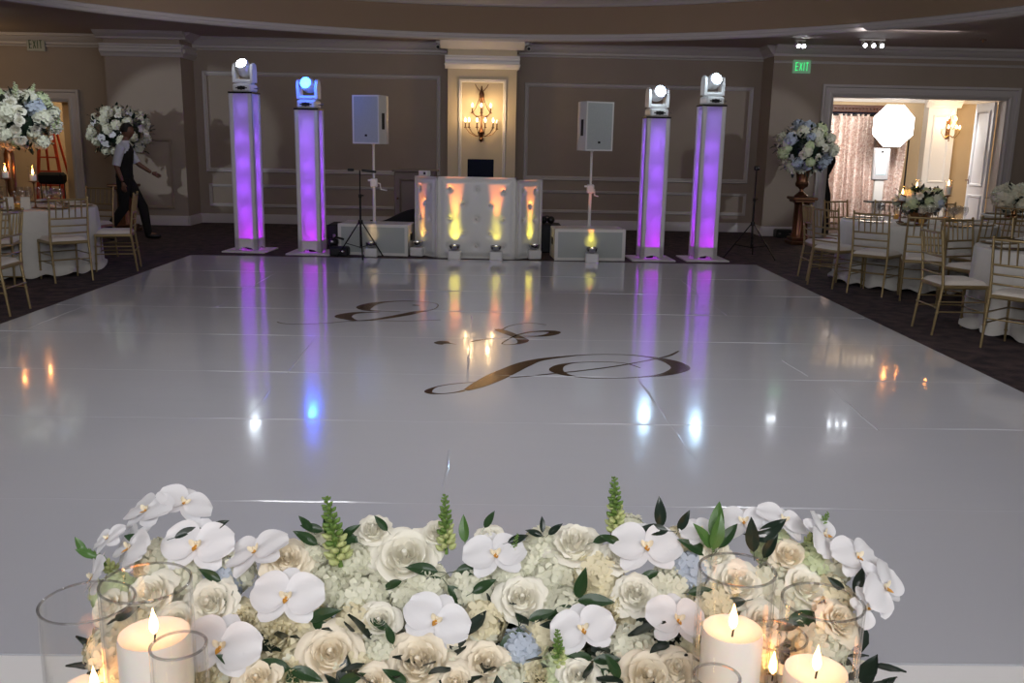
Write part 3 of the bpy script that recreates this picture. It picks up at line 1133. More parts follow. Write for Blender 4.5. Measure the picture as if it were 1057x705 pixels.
mainb = [(.15, .85), (.5, .85), (.85, .83), (.33, .67), (.67, .66), (.15, .49), (.5, .49), (.84, .48), (.33, .32), (.67, .31), (.5, .15), (.15, .15), (.85, .15)]
wingb = [(.25, .86), (.72, .86), (.5, .68), (.25, .49), (.72, .49), (.5, .30)]
booth_panel((-0.857, 12.94), (0.222, 12.90), 1.13, mainb, 'front_panel')
booth_panel((-1.21, 13.36), (-0.875, 12.955), 1.12, wingb, 'side_panel')
booth_panel((0.24, 12.915), (0.60, 13.30), 1.10, wingb, 'side_panel')

# table behind booth with monitor
t = thing('dj_table', 'black cloth covered table hidden behind the tufted booth', 'table', (-0.3, 13.75, 0))
b = MB().box(-0.75, 0.75, -0.3, 0.3, 0.86, 0.9, None, 0.01)
obj('tabletop', b, 'black_cloth', t, False)
b = MB().box(-0.74, 0.74, -0.29, 0.29, 0.0, 0.858, None, 0.02)
obj('skirt', b, 'black_cloth', t, False)
t = thing('laptop', 'dark open screen standing above the tufted booth', 'laptop', (-0.285, 13.6, 0.901))
b = MB().box(-0.19, 0.19, 0.0, 0.26, 0, 0.02, None, 0.006)
b.box(-0.1, 0.1, -0.02, 0.16, 0.02, 0.2, None, 0.01)
obj('keyboard_base', b, 'black_plastic', t, False)
b = MB().box(-0.19, 0.19, -0.012, 0.012, 0.17, 0.46, None, 0.008)
obj('screen', b, 'screen_dark', t, False)
t = thing('control_box', 'small white box on top of the left booth wing', 'box', (-1.07, 13.26, 1.1205), radians(-40))
b = MB().box(-0.085, 0.085, -0.04, 0.04, 0, 0.075, None, 0.008)
obj('casing', b, 'white_plastic', t, False)
b = MB().box(0.02, 0.06, -0.044, -0.039, 0.02, 0.055)
obj('display', b, 'black_plastic', t, False)

# lectern / cabinet behind the left wing
t = thing('lectern', 'taupe panelled lectern standing behind the left booth wing', 'lectern', (-1.33, 14.8, 0))
b = MB().box(-0.32, 0.32, -0.25, 0.25, 0, 1.13, None, 0.01)
obj('body', b, 'lectern_brown', t, False)
b = frame_mould(-0.24, 0.24, 0.3, 1.02, -0.251, 0.035, 0.02)
obj('panel_moulding', b, 'lectern_brown', t, False)
b = MB().box(-0.35, 0.35, -0.28, 0.28, 1.13, 1.16, None, 0.008)
obj('top', b, 'lectern_brown', t, False)
b = MB().ball((-0.265, -0.262, 0.72), 0.016, 10, 8)
obj('knob', b, 'bronze_gold', t, True)


# black draped keyboard-like wedge behind the left sub
def blob_case(name, label, cat, loc, dims, mat, rz=0, slope=0.0):
    t = thing(name, label, cat, loc, rz)
    w, d, h_ = dims
    vs = [(-w / 2, -d / 2, 0), (w / 2, -d / 2, 0), (w / 2, d / 2, 0), (-w / 2, d / 2, 0), (-w / 2 * (1 - slope), -d / 2, h_ * (1 - slope)), (w / 2, -d / 2, h_), (w / 2, d / 2, h_), (-w / 2 * (1 - slope), d / 2, h_ * (1 - slope))]
    b = MB()
    if slope:
        b.add(vs, [(3, 2, 1, 0), (4, 5, 6, 7), (0, 1, 5, 4), (1, 2, 6, 5), (2, 3, 7, 6), (3, 0, 4, 7)])
    else:
        b.box(-w / 2, w / 2, -d / 2, d / 2, 0, h_, None, 0.02)
    obj('body', b, mat, t, False)
    b = MB()
    for s_ in (-1, 1):
        b.box(s_ * w / 2 * 0.6 - 0.02, s_ * w / 2 * 0.6 + 0.02, -d / 2 - 0.008, -d / 2, h_ * 0.45, h_ * 0.6)
    obj('latch', b, 'steel' if mat != 'black_cloth' else 'black_plastic', t, False)
    return t


t = thing('cloth_bundle', 'sloping black cloth bundle behind the left subwoofer', 'cloth', (-1.45, 14.2, 0))
b = MB()


def drape(u, v):
    x = -0.52 + 0.94 * u
    top = 0.40 + 0.30 * max(0, (u - 0.15)) ** 0.9
    prof = sin(pi * min(1, max(0, v)))
    return (x, -0.3 + 0.6 * v, max(0.001, top * prof ** 0.5 + 0.02 * sin(9 * u + 5 * v)))


b.grid(drape, 16, 14)
obj('folds', b, 'black_cloth', t, True)
blob_case('flight_case', 'black equipment case between the booth and the right subwoofer', 'case', (0.72, 13.95, 0), (0.42, 0.45, 0.42), 'navy_case')
t = thing('headphones', 'black headphones lying on top of the equipment case', 'headphones', (0.72, 13.9, 0.4205))
b = MB()
for s_ in (-1, 1):
    b.ball((s_ * 0.055, 0, 0.06), 0.058, 12, 8)
obj('ear_cup', b, 'black_plastic', t, True)
b = MB().tube([(0.055 * cos(a_), 0.08, 0.06 + 0.05 * sin(a_)) for a_ in [pi * k / 8 for k in range(9)]], 0.01, 6)
obj('headband', b, 'black_plastic', t, True)
blob_case('stage_case', 'large dark blue-black case between the inner left tower and the subwoofer', 'case', (-2.32, 14.1, 0), (0.5, 0.5, 0.36), 'navy_case')
t = thing('laser_unit', 'small black stage effect unit with chrome trim by the inner left tower foot', 'stage light', (-2.24, 12.98, 0), radians(0))
b = MB().box(-0.13, 0.13, -0.1, 0.1, 0.0, 0.13, None, 0.02)
obj('body', b, 'navy_case', t, False)
b = MB().tube([(-0.12, 0, 0.1), (-0.14, 0, 0.2), (-0.05, 0, 0.26), (0.06, 0, 0.23)], 0.016, 8)
b.box(-0.16, -0.02, -0.05, 0.05, 0.15, 0.24, None, 0.02)
obj('bracket', b, 'black_metal', t, True)
b = MB().ball((0.04, -0.1, 0.07), 0.028, 10, 8, None, (1.4, 0.5, 0.6))
b.ball((-0.1, -0.055, 0.2), 0.022, 10, 8, None, (1.2, 0.6, 1))
obj('lens', b, 'steel', t, True)
blob_case('equipment_box', 'small black box on the carpet against the right wall', 'box', (5.2, 16.85, 0), (0.3, 0.22, 0.15), 'black_plastic')


# ------------------------------------------------------------------ uplights
def uplight(x, y, rz, label, c_low, c_high, e1, e2, tgt, spread=38):
    t = thing('uplight', label, 'uplight', (x, y, 0), rz, 'small uplights on the floor')
    b = MB().box(-0.09, 0.09, -0.08, 0.08, 0.0, 0.125, None, 0.012)
    obj('battery_box', b, 'white_plastic', t, False)
    b = MB().lathe([(0.001, 0.126), (0.03, 0.126), (0.055, 0.14), (0.075, 0.17), (0.08, 0.20), (0.076, 0.202), (0.07, 0.172), (0.05, 0.146), (0.001, 0.135)], 20)
    obj('lamp_bowl', b, 'steel', t, True)
    b = MB().lathe([(0.001, 0.165), (0.06, 0.165), (0.066, 0.178), (0.05, 0.19), (0.001, 0.196)], 20)
    obj('lens', b, 'uplight_lens', t, True)
    for (c, e_, ang, toward) in ((c_low, e1 * 0.35, spread * 1.5, 0.9), (c_low, e1 * 0.8, spread * 0.8, 0.4), (c_low, e1 * 0.8, spread * 0.5, 0.24), (c_high, e2 * 4.2, spread * 0.55, 0.155)):
        ld = bpy.data.lights.new('uplight_beam', 'SPOT')
        ld.energy = e_
        ld.color = c
        ld.spot_size = radians(ang)
        ld.spot_blend = 0.9
        ld.shadow_soft_size = 0.02
        lo = bpy.data.objects.new('uplight_beam', ld)
        COL.objects.link(lo)
        p = Vector((x, y, 0.215))
        d = Vector((tgt[0] * toward, tgt[1] * toward, 1.0)).normalized()
        lo.location = p
        lo.rotation_euler = d.to_track_quat('-Z', 'Y').to_euler()
    return t


pm('uplight_lens', srgb(240, 240, 200), 0.3, emit=(1, 0.85, 0.3, 1), es=1.2)
YEL, ORA = (1.0, 0.82, 0.08), (1.0, 0.22, 0.05)
n_ = Vector((-0.35, 0.33)).normalized()
uplight(-0.615, 12.78, 0, 'uplight shining yellow, left of the two before the booth front', YEL, ORA, 14, 34, (0, 1))
uplight(-0.04, 12.76, 0, 'uplight shining orange, right of the two before the booth front', YEL, ORA, 6, 30, (0, 1))
uplight(-1.16, 13.12, radians(-12), 'uplight at the foot of the left booth wing', (1.0, 0.5, 0.08), ORA, 7, 16, (0.55, 0.6))
uplight(0.50, 13.02, radians(12), 'uplight at the foot of the right booth wing', YEL, ORA, 10, 24, (-0.5, 0.6))
uplight(-1.79, 12.92, 0, 'uplight in front of the left subwoofer', (1, 0.62, 0.3), (1, 0.6, 0.3), 2.0, 1.5, (0, 2.4), 44)
uplight(1.29, 12.72, 0, 'uplight in front of the right subwoofer', YEL, ORA, 4, 3.5, (0, 4.5), 42)


# ------------------------------------------------------------------ chiavari chairs
def make_chair():
    t = thing('chiavari_chair', 'x', 'chair')
    G_ = 'gold_chair'
    hw, hd = 0.2, 0.2
    # back legs / posts
    for s_ in (-1, 1):
        b = MB().tube([(s_ * hw, -hd - 0.05, 0.0), (s_ * hw, -hd, 0.43), (s_ * hw, -hd - 0.02, 0.65), (s_ * hw, -hd - 0.06, 0.92)], [0.011, 0.014, 0.013, 0.011], 8)
        b.ball((s_ * hw, -hd - 0.061, 0.925), 0.014, 8, 6)
        for z in (0.3, 0.2):
            b.lathe([(0.013, -0.008), (0.018, 0), (0.013, 0.008)], 8, Matrix.Translation((s_ * hw, -hd - 0.05 + 0.05 * z / 0.43, z)))
        obj('rear_post', b, G_, t)
        b = MB().tube([(s_ * hw, hd + 0.01, 0.0), (s_ * hw, hd - 0.005, 0.43)], [0.010, 0.014], 8)
        for z in (0.3, 0.2, 0.1):
            b.lathe([(0.012, -0.008), (0.018, 0), (0.012, 0.008)], 8, Matrix.Translation((s_ * hw, hd + 0.01 - 0.015 * z / 0.43, z)))
        obj('leg', b, G_, t)
    b = MB().box(-hw - 0.012, hw + 0.012, -hd - 0.012, hd + 0.012, 0.415, 0.45, None, 0.008)
    obj('seat_frame', b, G_, t, False)
    b = MB()

    def f(u, v):
        x, y = (u - 0.5) * 2, (v - 0.5) * 2
        r = max(abs(x), abs(y))
        z = 0.452 + 0.042 * (1 - r ** 6) ** 0.5 if r < 1 else 0.452
        return (x * (hw - 0.002), y * (hd + 0.0), z)
    b.grid(f, 14, 14)
    b.box(-hw + 0.002, hw - 0.002, -hd, hd, 0.4505, 0.453)
    obj('cushion', b, 'cushion_ivory', t)

    def backy(z):
        return -hd - 0.02 * (z - 0.43) / 0.22 if z < 0.65 else -hd - 0.02 - 0.04 * (z - 0.65) / 0.27
    for z, r in ((0.905, 0.011), (0.70, 0.010), (0.62, 0.009), (0.54, 0.009)):
        y = backy(z)
        b = MB().tube([(-hw, y, z), (-hw / 2, y - 0.012, z), (0, y - 0.016, z), (hw / 2, y - 0.012, z), (hw, y, z)], r, 8)
        obj('back_rail', b, G_, t)
    for k in range(5):
        x = -hw + 2 * hw * (k + 1) / 6
        bow = -0.016 * (1 - (x / hw) ** 2)
        b = MB().tube([(x, backy(0.7) + bow, 0.70), (x, backy(0.8) + bow, 0.80), (x, backy(0.905) + bow, 0.905)], [0.006, 0.009, 0.006], 6)
        obj('spindle', b, G_, t)
    for s_ in (-1, 1):
        for z in (0.30, 0.21):
            b = MB().tube([(s_ * hw, -hd - 0.03, z), (s_ * hw, hd, z)], 0.007, 6)
            obj('stretcher', b, G_, t)
    for (y, z) in ((hd, 0.30), (hd + 0.003, 0.2), (-hd - 0.035, 0.25)):
        b = MB().tube([(-hw, y, z), (hw, y, z)], 0.007, 6)
        obj('stretcher', b, G_, t)
    return t


chair0 = make_chair()
used = [False]


def chair(bx, by, dx, dy, label, group):
    """bx,by: middle of the back feet; dx,dy: direction the sitter faces"""
    d = Vector((dx, dy, 0)).normalized()
    c = Vector((bx, by, 0)) + d * 0.25
    rz = atan2(d.y, d.x) - pi / 2
    if not used[0]:
        used[0] = True
        chair0.location = c
        chair0.rotation_euler = (0, 0, rz)
        chair0['label'] = label
        chair0['group'] = group
        return chair0
    return dup(chair0, label, c, rz, group)


TL = Vector((-5.75, 11.08, 0))
TL2 = Vector((-5.85, 8.15, 0))
TR1 = Vector((5.12, 11.24, 0))
TR2 = Vector((5.27, 8.2, 0))
TR3 = Vector((7.6, 12.6, 0))
gL, gR = 'gold chairs at the left tables', 'gold chairs at the right tables'


def toward(bx, by, T, label, g, tw=0.0):
    q = Vector((bx, by, 0)) - T
    if q.length < 1.38:
        q = q.normalized() * 1.38
        bx, by = T.x + q.x, T.y + q.y
    d = Matrix.Rotation(tw, 3, 'Z') @ (-q)
    chair(bx, by, d.x, d.y, label, g)


toward(-4.70, 10.18, TL, 'gold chair seen squarely from behind at the front of the left table', gL, -0.1)
chair(-4.41, 11.30, -0.965, -0.26, 'gold chair in side view right of the left table, nearest the passing waiter', gL)
toward(-5.38, 9.82, TL, 'gold chair with its back partly behind the profile chair at far left', gL)
toward(-5.33, 12.47, TL, 'gold chair on the far side of the left table, before the waiter', gL, 0.1)
toward(-6.6, 12.3, TL, 'gold chair on the far side of the left table below the orange ladder', gL)
chair(-4.36, 8.33, -1, -0.05, 'nearest gold chair in side view at the left edge of the photo', gL)
toward(-4.62, 7.15, TL2, 'gold chair cut off by the left edge, only a leg in view', gL)
# right table 1
chair(3.81, 10.77, 0.9, 0.42, 'gold chair beside the bronze pedestal, seen from behind', gR)
chair(3.83, 11.48, 1, -0.05, 'gold chair in side view behind the leftmost back, by the bronze pedestal', gR)
toward(4.12, 10.2, TR1, 'gold chair with its back square to us at the front of the first right table', gR)
toward(4.55, 12.5, TR1, 'gold chair facing us before the rose sequin curtain', gR)
toward(5.35, 12.65, TR1, 'gold chair behind the glassware of the first right table', gR)
toward(4.55, 9.75, TR1, 'gold chair at the first right table behind the brightest gold chair', gR)
toward(5.35, 9.85, TR1, 'gold chair at the first right table with its back towards the second table', gR)
toward(5.95, 12.5, TR1, 'gold chair at the far right of the first right table', gR)
# right table 2
chair(3.86, 8.17, 1, 0.0, 'brightest gold chair in side view nearest the dance floor on the right', gR)
toward(4.17, 7.32, TR2, 'gold chair at the right edge with its back square to us', gR)
toward(4.75, 9.45, TR2, 'gold chair on the far side of the second right table, left one', gR)
toward(5.55, 9.5, TR2, 'gold chair on the far side of the second right table, right one', gR)
# right table 3
toward(6.55, 11.75, TR3, 'dark backlit chair in front of the white hydrangeas', gR)
toward(7.15, 11.3, TR3, 'dark backlit chair right of the others under the white hydrangeas', gR)


# ------------------------------------------------------------------ tables and cloths
def round_table(T, ltable, lcloth, R=0.885, seed=0):
    t = thing('round_table', ltable, 'table', T)
    b = MB().lathe([(R - 0.01, 0.715), (R, 0.72), (R, 0.745), (R - 0.01, 0.75)], 48)
    obj('tabletop', b, 'dark_wood', t)
    for k in range(4):
        a = pi / 4 + pi / 2 * k
        b = MB().tube([(cos(a) * 0.55, sin(a) * 0.55, 0.0), (cos(a) * 0.5, sin(a) * 0.5, 0.715)], 0.015, 8)
        obj('leg', b, 'black_metal', t)
    rnd = random.Random(seed)
    ph = [rnd.uniform(0, 6.28) for _ in range(4)]
    n = 160
    b = MB()
    rings = [(0.0, 0.757), (0.5, 0.757), (R - 0.02, 0.757), (R + 0.006, 0.752), (R + 0.014, 0.73)]
    zs = [0.66, 0.56, 0.45, 0.33, 0.2, 0.1, 0.04, 0.008]
    vs = [(0, 0, 0.757)]
    fs = []
    prof = []
    for r, z in rings[1:]:
        prof.append([(r * cos(2 * pi * k / n), r * sin(2 * pi * k / n), z) for k in range(n)])
    for z in zs:
        q = (0.73 - z) / 0.73
        row = []
        for k in range(n):
            a = 2 * pi * k / n
            w = 0.5 * sin(13 * a + ph[0]) + 0.35 * sin(21 * a + ph[1] + 0.8 * q) + 0.25 * sin(8 * a + ph[2]) + 0.15 * sin(34 * a + ph[3])
            r = R + 0.016 + 0.015 * q + q ** 0.6 * 0.042 * w
            if q > 0.93:
                r += 0.022 * (1 + sin(17 * a + ph[1]))
            row.append((r * cos(a), r * sin(a), max(0.006, z + (0.02 * (1 + sin(19 * a + ph[2])) if q > 0.9 else 0))))
        prof.append(row)
    for row in prof:
        vs += row
    for k in range(n):
        fs.append((0, 1 + k, 1 + (k + 1) % n))
    for i in range(len(prof) - 1):
        for k in range(n):
            j = (k + 1) % n
            fs.append((1 + i * n + k, 1 + (i + 1) * n + k, 1 + (i + 1) * n + j, 1 + i * n + j))
    b.add(vs, fs)
    c = obj('tablecloth', b, 'cloth_ivory', None, True, T)
    tag(c, lcloth, 'tablecloth', 'floor length ivory tablecloths')


round_table(TL, 'round banquet table under the cloth beside the waiter, left', 'ivory tablecloth of the left table, lit bluish by its hem', seed=1)
round_table(TL2, 'round banquet table beyond the left edge near the profile chair', 'ivory tablecloth beyond the profile chair at the left edge', seed=2)
round_table(TR1, 'round banquet table under the cloth before the sequin curtain', 'ivory tablecloth of the right table with the low white centrepiece', seed=3)
round_table(TR2, 'round banquet table under the cloth at the right edge', 'ivory tablecloth of the nearest right table, cut by the photo edge', seed=4)
round_table(TR3, 'round banquet table beneath the white hydrangeas far right', 'ivory tablecloth under the mounded white hydrangeas', seed=5)
ZT = 0.758

# ------------------------------------------------------------------ tableware
b = MB().lathe([(0.033, 0.0), (0.034, 0.003), (0.006, 0.008), (0.004, 0.02), (0.004, 0.085), (0.012, 0.10), (0.032, 0.125), (0.039, 0.155), (0.034, 0.20), (0.0325, 0.20), (0.037, 0.155), (0.03, 0.127), (0.008, 0.104), (0.001, 0.1)], 16)
wine_me = b.mesh('wine_glass', 'table_glass')
b = MB().lathe([(0.001, 0.0), (0.10, 0.0), (0.155, 0.008), (0.165, 0.014), (0.155, 0.012), (0.10, 0.005), (0.001, 0.004)], 28)
charger_me = b.mesh('charger_plate', 'charger_gold')
b = MB().box(-0.035, 0.035, -0.11, 0.11, 0, 0.012, None, 0.005)
b.box(-0.033, 0.033, -0.06, 0.10, 0.012, 0.022, None, 0.005)
napkin_me = b.mesh('napkin', 'cloth_ivory', False)
b = MB().box(-0.05, 0.05, -0.001, 0.001, 0, 0.13, Matrix.Rotation(radians(-12), 4, 'X'))
b.box(-0.05, 0.05, 0.05, 0.052, 0, 0.13, Matrix.Rotation(radians(12), 4, 'X'))
card_me = b.mesh('menu_card', 'card_white', False)


def single(name, me, loc, rz, label, cat, group):
    o = link(name, me, None, loc, (0, 0, rz))
    return tag(o, label, cat, group)


def setting(T, n, a0, where, glasses=2, skip=()):
    for k in range(n):
        if k in skip:
            continue
        a = a0 + 2 * pi * k / n
        p = Vector((T.x + 0.70 * cos(a), T.y + 0.70 * sin(a), ZT))
        single('charger_plate', charger_me, p, a, 'gold rimmed charger plate on ' + where, 'plate', 'charger plates on ' + where)
        single('napkin', napkin_me, p + Vector((0, 0, 0.0145)), a + pi / 2, 'folded ivory napkin on a plate of ' + where, 'napkin', 'napkins on ' + where)
        for g in range(glasses):
            q = Vector((T.x + (0.50 - 0.03 * g) * cos(a + 0.13 + 0.17 * g), T.y + (0.50 - 0.03 * g) * sin(a + 0.13 + 0.17 * g), ZT))
            single('wine_glass', wine_me, q, 0, 'clear stemmed glass on ' + where, 'glass', 'stemmed glasses on ' + where)


setting(TL, 9, 0.2, 'the left table by the waiter', 3)
setting(TR1, 9, 0.0, 'the right table with the low centrepiece', 3)
setting(TR2, 9, 0.4, 'the nearest right table', 2)
setting(TR3, 8, 0.4, 'the far right table', 1)


def card(px, py, T, where, rz=0):
    p = G(px, py, ZT)
    q = Vector((p.x - T.x, p.y - T.y, 0))
    if q.length > 0.6:
        p = Vector((T.x, T.y, ZT)) + q.normalized() * 0.6
    single('menu_card', card_me, p, rz, where, 'card', None)


card(26, 216, TL, 'small white menu card beside the gold vase on the left table', 0.1)
card(5, 219, TL, 'white menu card at the left photo edge on the left table', 0.3)


# ------------------------------------------------------------------ candles
def flame_mesh(sc=1.0, z0=0.0, M=None):
    b = MB()
    b.lathe([(0.0005 * sc, z0), (0.004 * sc, z0 + 0.004 * sc), (0.0056 * sc, z0 + 0.010 * sc), (0.0045 * sc, z0 + 0.018 * sc), (0.002 * sc, z0 + 0.026 * sc), (0.0003 * sc, z0 + 0.033 * sc)], 10, M)
    return b


def point(loc, e_, col, r=0.01, name='candle_glow'):
    ld = bpy.data.lights.new(name, 'POINT')
    ld.energy = e_
    ld.color = col
    ld.shadow_soft_size = r
    lo = bpy.data.objects.new(name, ld)
    COL.objects.link(lo)
    lo.location = loc
    return lo


def candle(x, y, z, r, h_, label, group=None, fs=1.0, energy=0.35):
    t = thing('pillar_candle', label, 'candle', (x, y, z), 0, group)
    prof = [(r * 0.97, 0.0), (r, 0.004), (r, h_ - 0.006), (r * 0.97, h_), (r * 0.88, h_ - 0.002), (r * 0.6, h_ - 0.007), (r * 0.25, h_ - 0.010), (0.0005, h_ - 0.011)]
    b = MB().lathe(prof, 32)
    obj('wax', b, 'wax', t)
    b = MB().tube([(0, 0, h_ - 0.012), (0.001, 0, h_ - 0.002), (0.002, 0.001, h_ + 0.004)], 0.0012 * max(1, fs * 0.8), 6)
    obj('wick', b, 'wick', t)
    b = flame_mesh(fs, h_ - 0.001)
    obj('flame', b, 'flame', t)
    point((x, y, z + h_ + 0.038 * fs), energy, (1.0, 0.30, 0.06), 0.012)
    return t


def cyl_glass(x, y, z, r, h_, label, group=None, name='glass_cylinder'):
    t_ = 0.0025
    b = MB().lathe([(0.0005, 0.0), (r - 0.002, 0.0), (r, 0.003), (r, h_ - 0.0015), (r - t_ / 2, h_), (r - t_, h_ - 0.0015), (r - t_, 0.008), (0.0005, 0.007)], 48)
    o = obj(name, b, 'clear_glass', None, True, (x, y, z))
    b = MB().lathe([(r + 0.0003, h_ - 0.002), (r + 0.0003, h_ - 0.0005), (r - t_ / 2, h_ + 0.0006), (r - t_ - 0.0003, h_ - 0.0005), (r - t_ - 0.0003, h_ - 0.002)], 64, None, True)
    obj('rim', b, 'glass_rim', o, True)
    return tag(o, label, 'candle holder', group)


# ------------------------------------------------------------------ flower protos
def petal_surface(R, Hh, wa, t, th, cup=0.0, ruffle=0.0, rnd=random):
    lean = rnd.uniform(-0.08, 0.08)
    ph = rnd.uniform(0, 6.28)

    def f(u, v):
        s_ = (u - 0.5) * 2
        wid = wa * (0.42 + 0.58 * sin(pi * min(1, 0.12 + 0.62 * v)))
        if v > 0.75:
            wid *= sqrt(max(0.0, 1 - ((v - 0.75) / 0.27) ** 2)) * 0.55 + 0.45
        phi = th + s_ * wid
        rho = R * (0.28 + 0.72 * (v ** 0.75)) + R * 0.16 * t * v ** 5 + 0.04 * R * s_ * lean
        z = Hh * (v ** 0.85) - R * 0.30 * t * v ** 6 - Hh * 0.14 * (abs(s_) ** 2.5) * v
        if ruffle:
            rho += ruffle * sin(7 * s_ + ph) * v ** 3
            z += ruffle * sin(5 * s_ + ph * 2) * v ** 3
        return (rho * cos(phi), rho * sin(phi), z)
    return f


def make_rose(seed, openness=1.0, n=26, ruffle=0.0):
    """unit rose of radius ~1, axis +z"""
    rnd = random.Random(seed)
    b = MB()
    for i in range(n):
        t = i / (n - 1)
        th = i * 2.399 + rnd.uniform(-0.2, 0.2)
        R = 0.10 + 0.84 * t ** 1.15 * openness
        Hh = 0.86 - 0.46 * t ** 1.4 + rnd.uniform(-0.04, 0.04)
        wa = 1.35 - 0.62 * t
        b.grid(petal_surface(R, Hh, wa, max(0, t - 0.2) * 1.2, th, 0, ruffle, rnd), 8, 7)
    b.lathe([(0.05, 0.55), (0.09, 0.7), (0.05, 0.8), (0.001, 0.82)], 8)
    b.lathe([(0.001, -0.02), (0.35, 0.05), (0.3, 0.25), (0.01, 0.3)], 12)
    return b


def floret(b, M, rnd, s_=1.0, np_=4):
    for k in range(np_):
        a = 2 * pi * k / np_ + rnd.uniform(-0.15, 0.15)
        R = Matrix.Rotation(a, 4, 'Z')
        tilt = rnd.uniform(0.0, 0.25)

        def f(u, v):
            s2 = (u - 0.5) * 2
            w = 0.62 * sin(pi * (0.1 + 0.72 * v)) ** 0.8
            return (s_ * s2 * w * 0.62, s_ * (0.06 + 0.94 * v), s_ * (tilt * v + 0.12 * (s2 ** 2) * v - 0.12 * v * v))
        b.grid(f, 2, 3, M @ R)
    b.ball((0, 0, 0.05 * s_), 0.09 * s_, 5, 4, M)


def make_hydrangea(seed, n=60, fs=0.32, flat=1.0):
    rnd = random.Random(seed)
    b = MB()
    for i in range(n):
        z = 1 - (i + 0.5) / n * 1.55
        r = sqrt(max(0, 1 - z * z))
        a = i * 2.39996
        p = Vector((r * cos(a), r * sin(a), z * flat))
        nn = (p.normalized() + Vector((rnd.uniform(-.3, .3), rnd.uniform(-.3, .3), rnd.uniform(-.3, .3)))).normalized()
        M = Matrix.Translation(p * rnd.uniform(0.74, 0.92)) @ nn.to_track_quat('Z', 'Y').to_matrix().to_4x4() @ Matrix.Rotation(rnd.uniform(0, 6), 4, 'Z')
        floret(b, M, rnd, fs * rnd.uniform(0.85, 1.15))
    b.ball((0, 0, 0), 0.66, 12, 8, None, (1, 1, flat))
    return b


def ell_petal(L, Wd, cup, curl, z0=0.0, tip=0.0):
    def f(u, v):
        s_ = (u - 0.5) * 2
        w = Wd * max(0.0, sin(pi * (0.06 + 0.90 * v))) ** (0.62)
        if tip:
            w *= (1 - v) ** tip + 0.15 * (1 - v)
        return (s_ * w, L * v, z0 + cup * s_ * s_ * sin(pi * v) * Wd - curl * v * v * L + 0.02 * sin(6 * v + 3 * s_) * Wd)
    return f


def make_orchid(seed):
    """faces +z, dorsal sepal towards +y; unit ~ radius 1"""
    rnd = random.Random(seed)
    b = MB()
    for a, L, Wd in ((0, 0.88, 0.36), (radians(128), 0.88, 0.34), (radians(-128), 0.88, 0.34)):
        b.grid(ell_petal(L, Wd, 0.18, 0.10 + rnd.uniform(-.05, .08), -0.03), 6, 9, Matrix.Rotation(a, 4, 'Z'))
    for s_ in (-1, 1):
        def f(u, v, s_=s_):
            q = (u - 0.5) * 2
            w = 0.60 * max(0, sin(pi * (0.04 + 0.90 * v ** 0.8))) ** 0.55
            return (q * w, 1.0 * v, 0.05 + 0.10 * q * q * sin(pi * v) - 0.10 * v * v + 0.03 * sin(5 * q + 4 * v))
        b.grid(f, 10, 10, Matrix.Rotation(-s_ * radians(78 + rnd.uniform(-6, 6)), 4, 'Z'))
    return b


def make_lip():
    b = MB()
    b.ball((0, 0.05, 0.12), 0.055, 8, 6, None, (1, 1, 1.4))
    for s_ in (-1, 1):
        b.grid(ell_petal(0.17, 0.075, 0.5, -0.9, 0.06), 4, 5, Matrix.Translation((s_ * 0.03, -0.03, 0.02)) @ Matrix.Rotation(s_ * radians(-50), 4, 'Z'))
    b.cur = 1
    b.grid(ell_petal(0.24, 0.085, 0.5, -0.6, 0.05, 0.4), 4, 6, Matrix.Rotation(pi, 4, 'Z'))
    b.ball((0, -0.03, 0.07), 0.045, 8, 6)
    return b


def make_leaf():
    """unit leaf along +y, length 1, face +z"""
    b = MB()

    def f(u, v):
        s_ = (u - 0.5) * 2
        w = 0.19 * sin(pi * v ** 0.8) ** 0.9 + 0.004
        return (s_ * w, v, abs(s_) * 0.07 * sin(pi * v) - 0.16 * v * v)
    b.grid(f, 4, 8)
    b.tube([(0, -0.25, 0.03), (0, 0, 0.0), (0, 0.9, -0.128)], [0.012, 0.010, 0.004], 5)
    return b


def make_spike(seed, n=46):
    """bud spike along +z, unit length 1"""
    rnd = random.Random(seed)
    b = MB()
    b.tube([(0, 0, 0), (0.01, 0, 0.5), (0.0, 0, 0.97)], [0.022, 0.016, 0.006], 6)
    for i in range(n):
        t = i / n
        a = i * 2.4
        r = 0.060 * (1 - t) ** 0.7 + 0.012
        s_ = 0.040 * (1 - t) ** 0.8 + 0.016
        z = 0.10 + 0.88 * t
        b.cur = 1 if t < 0.35 + rnd.uniform(-.1, .1) else 0
        Mq = Matrix.Translation((r * cos(a), r * sin(a), z)) @ Matrix.Rotation(a, 4, 'Z') @ Matrix.Rotation(0.7, 4, 'Y')
        b.lathe([(0.001, -s_), (s_ * 0.7, -s_ * 0.3), (s_ * 0.8, s_ * 0.4), (s_ * 0.35, s_ * 1.4), (0.001, s_ * 1.7)], 7, Mq)
    return b


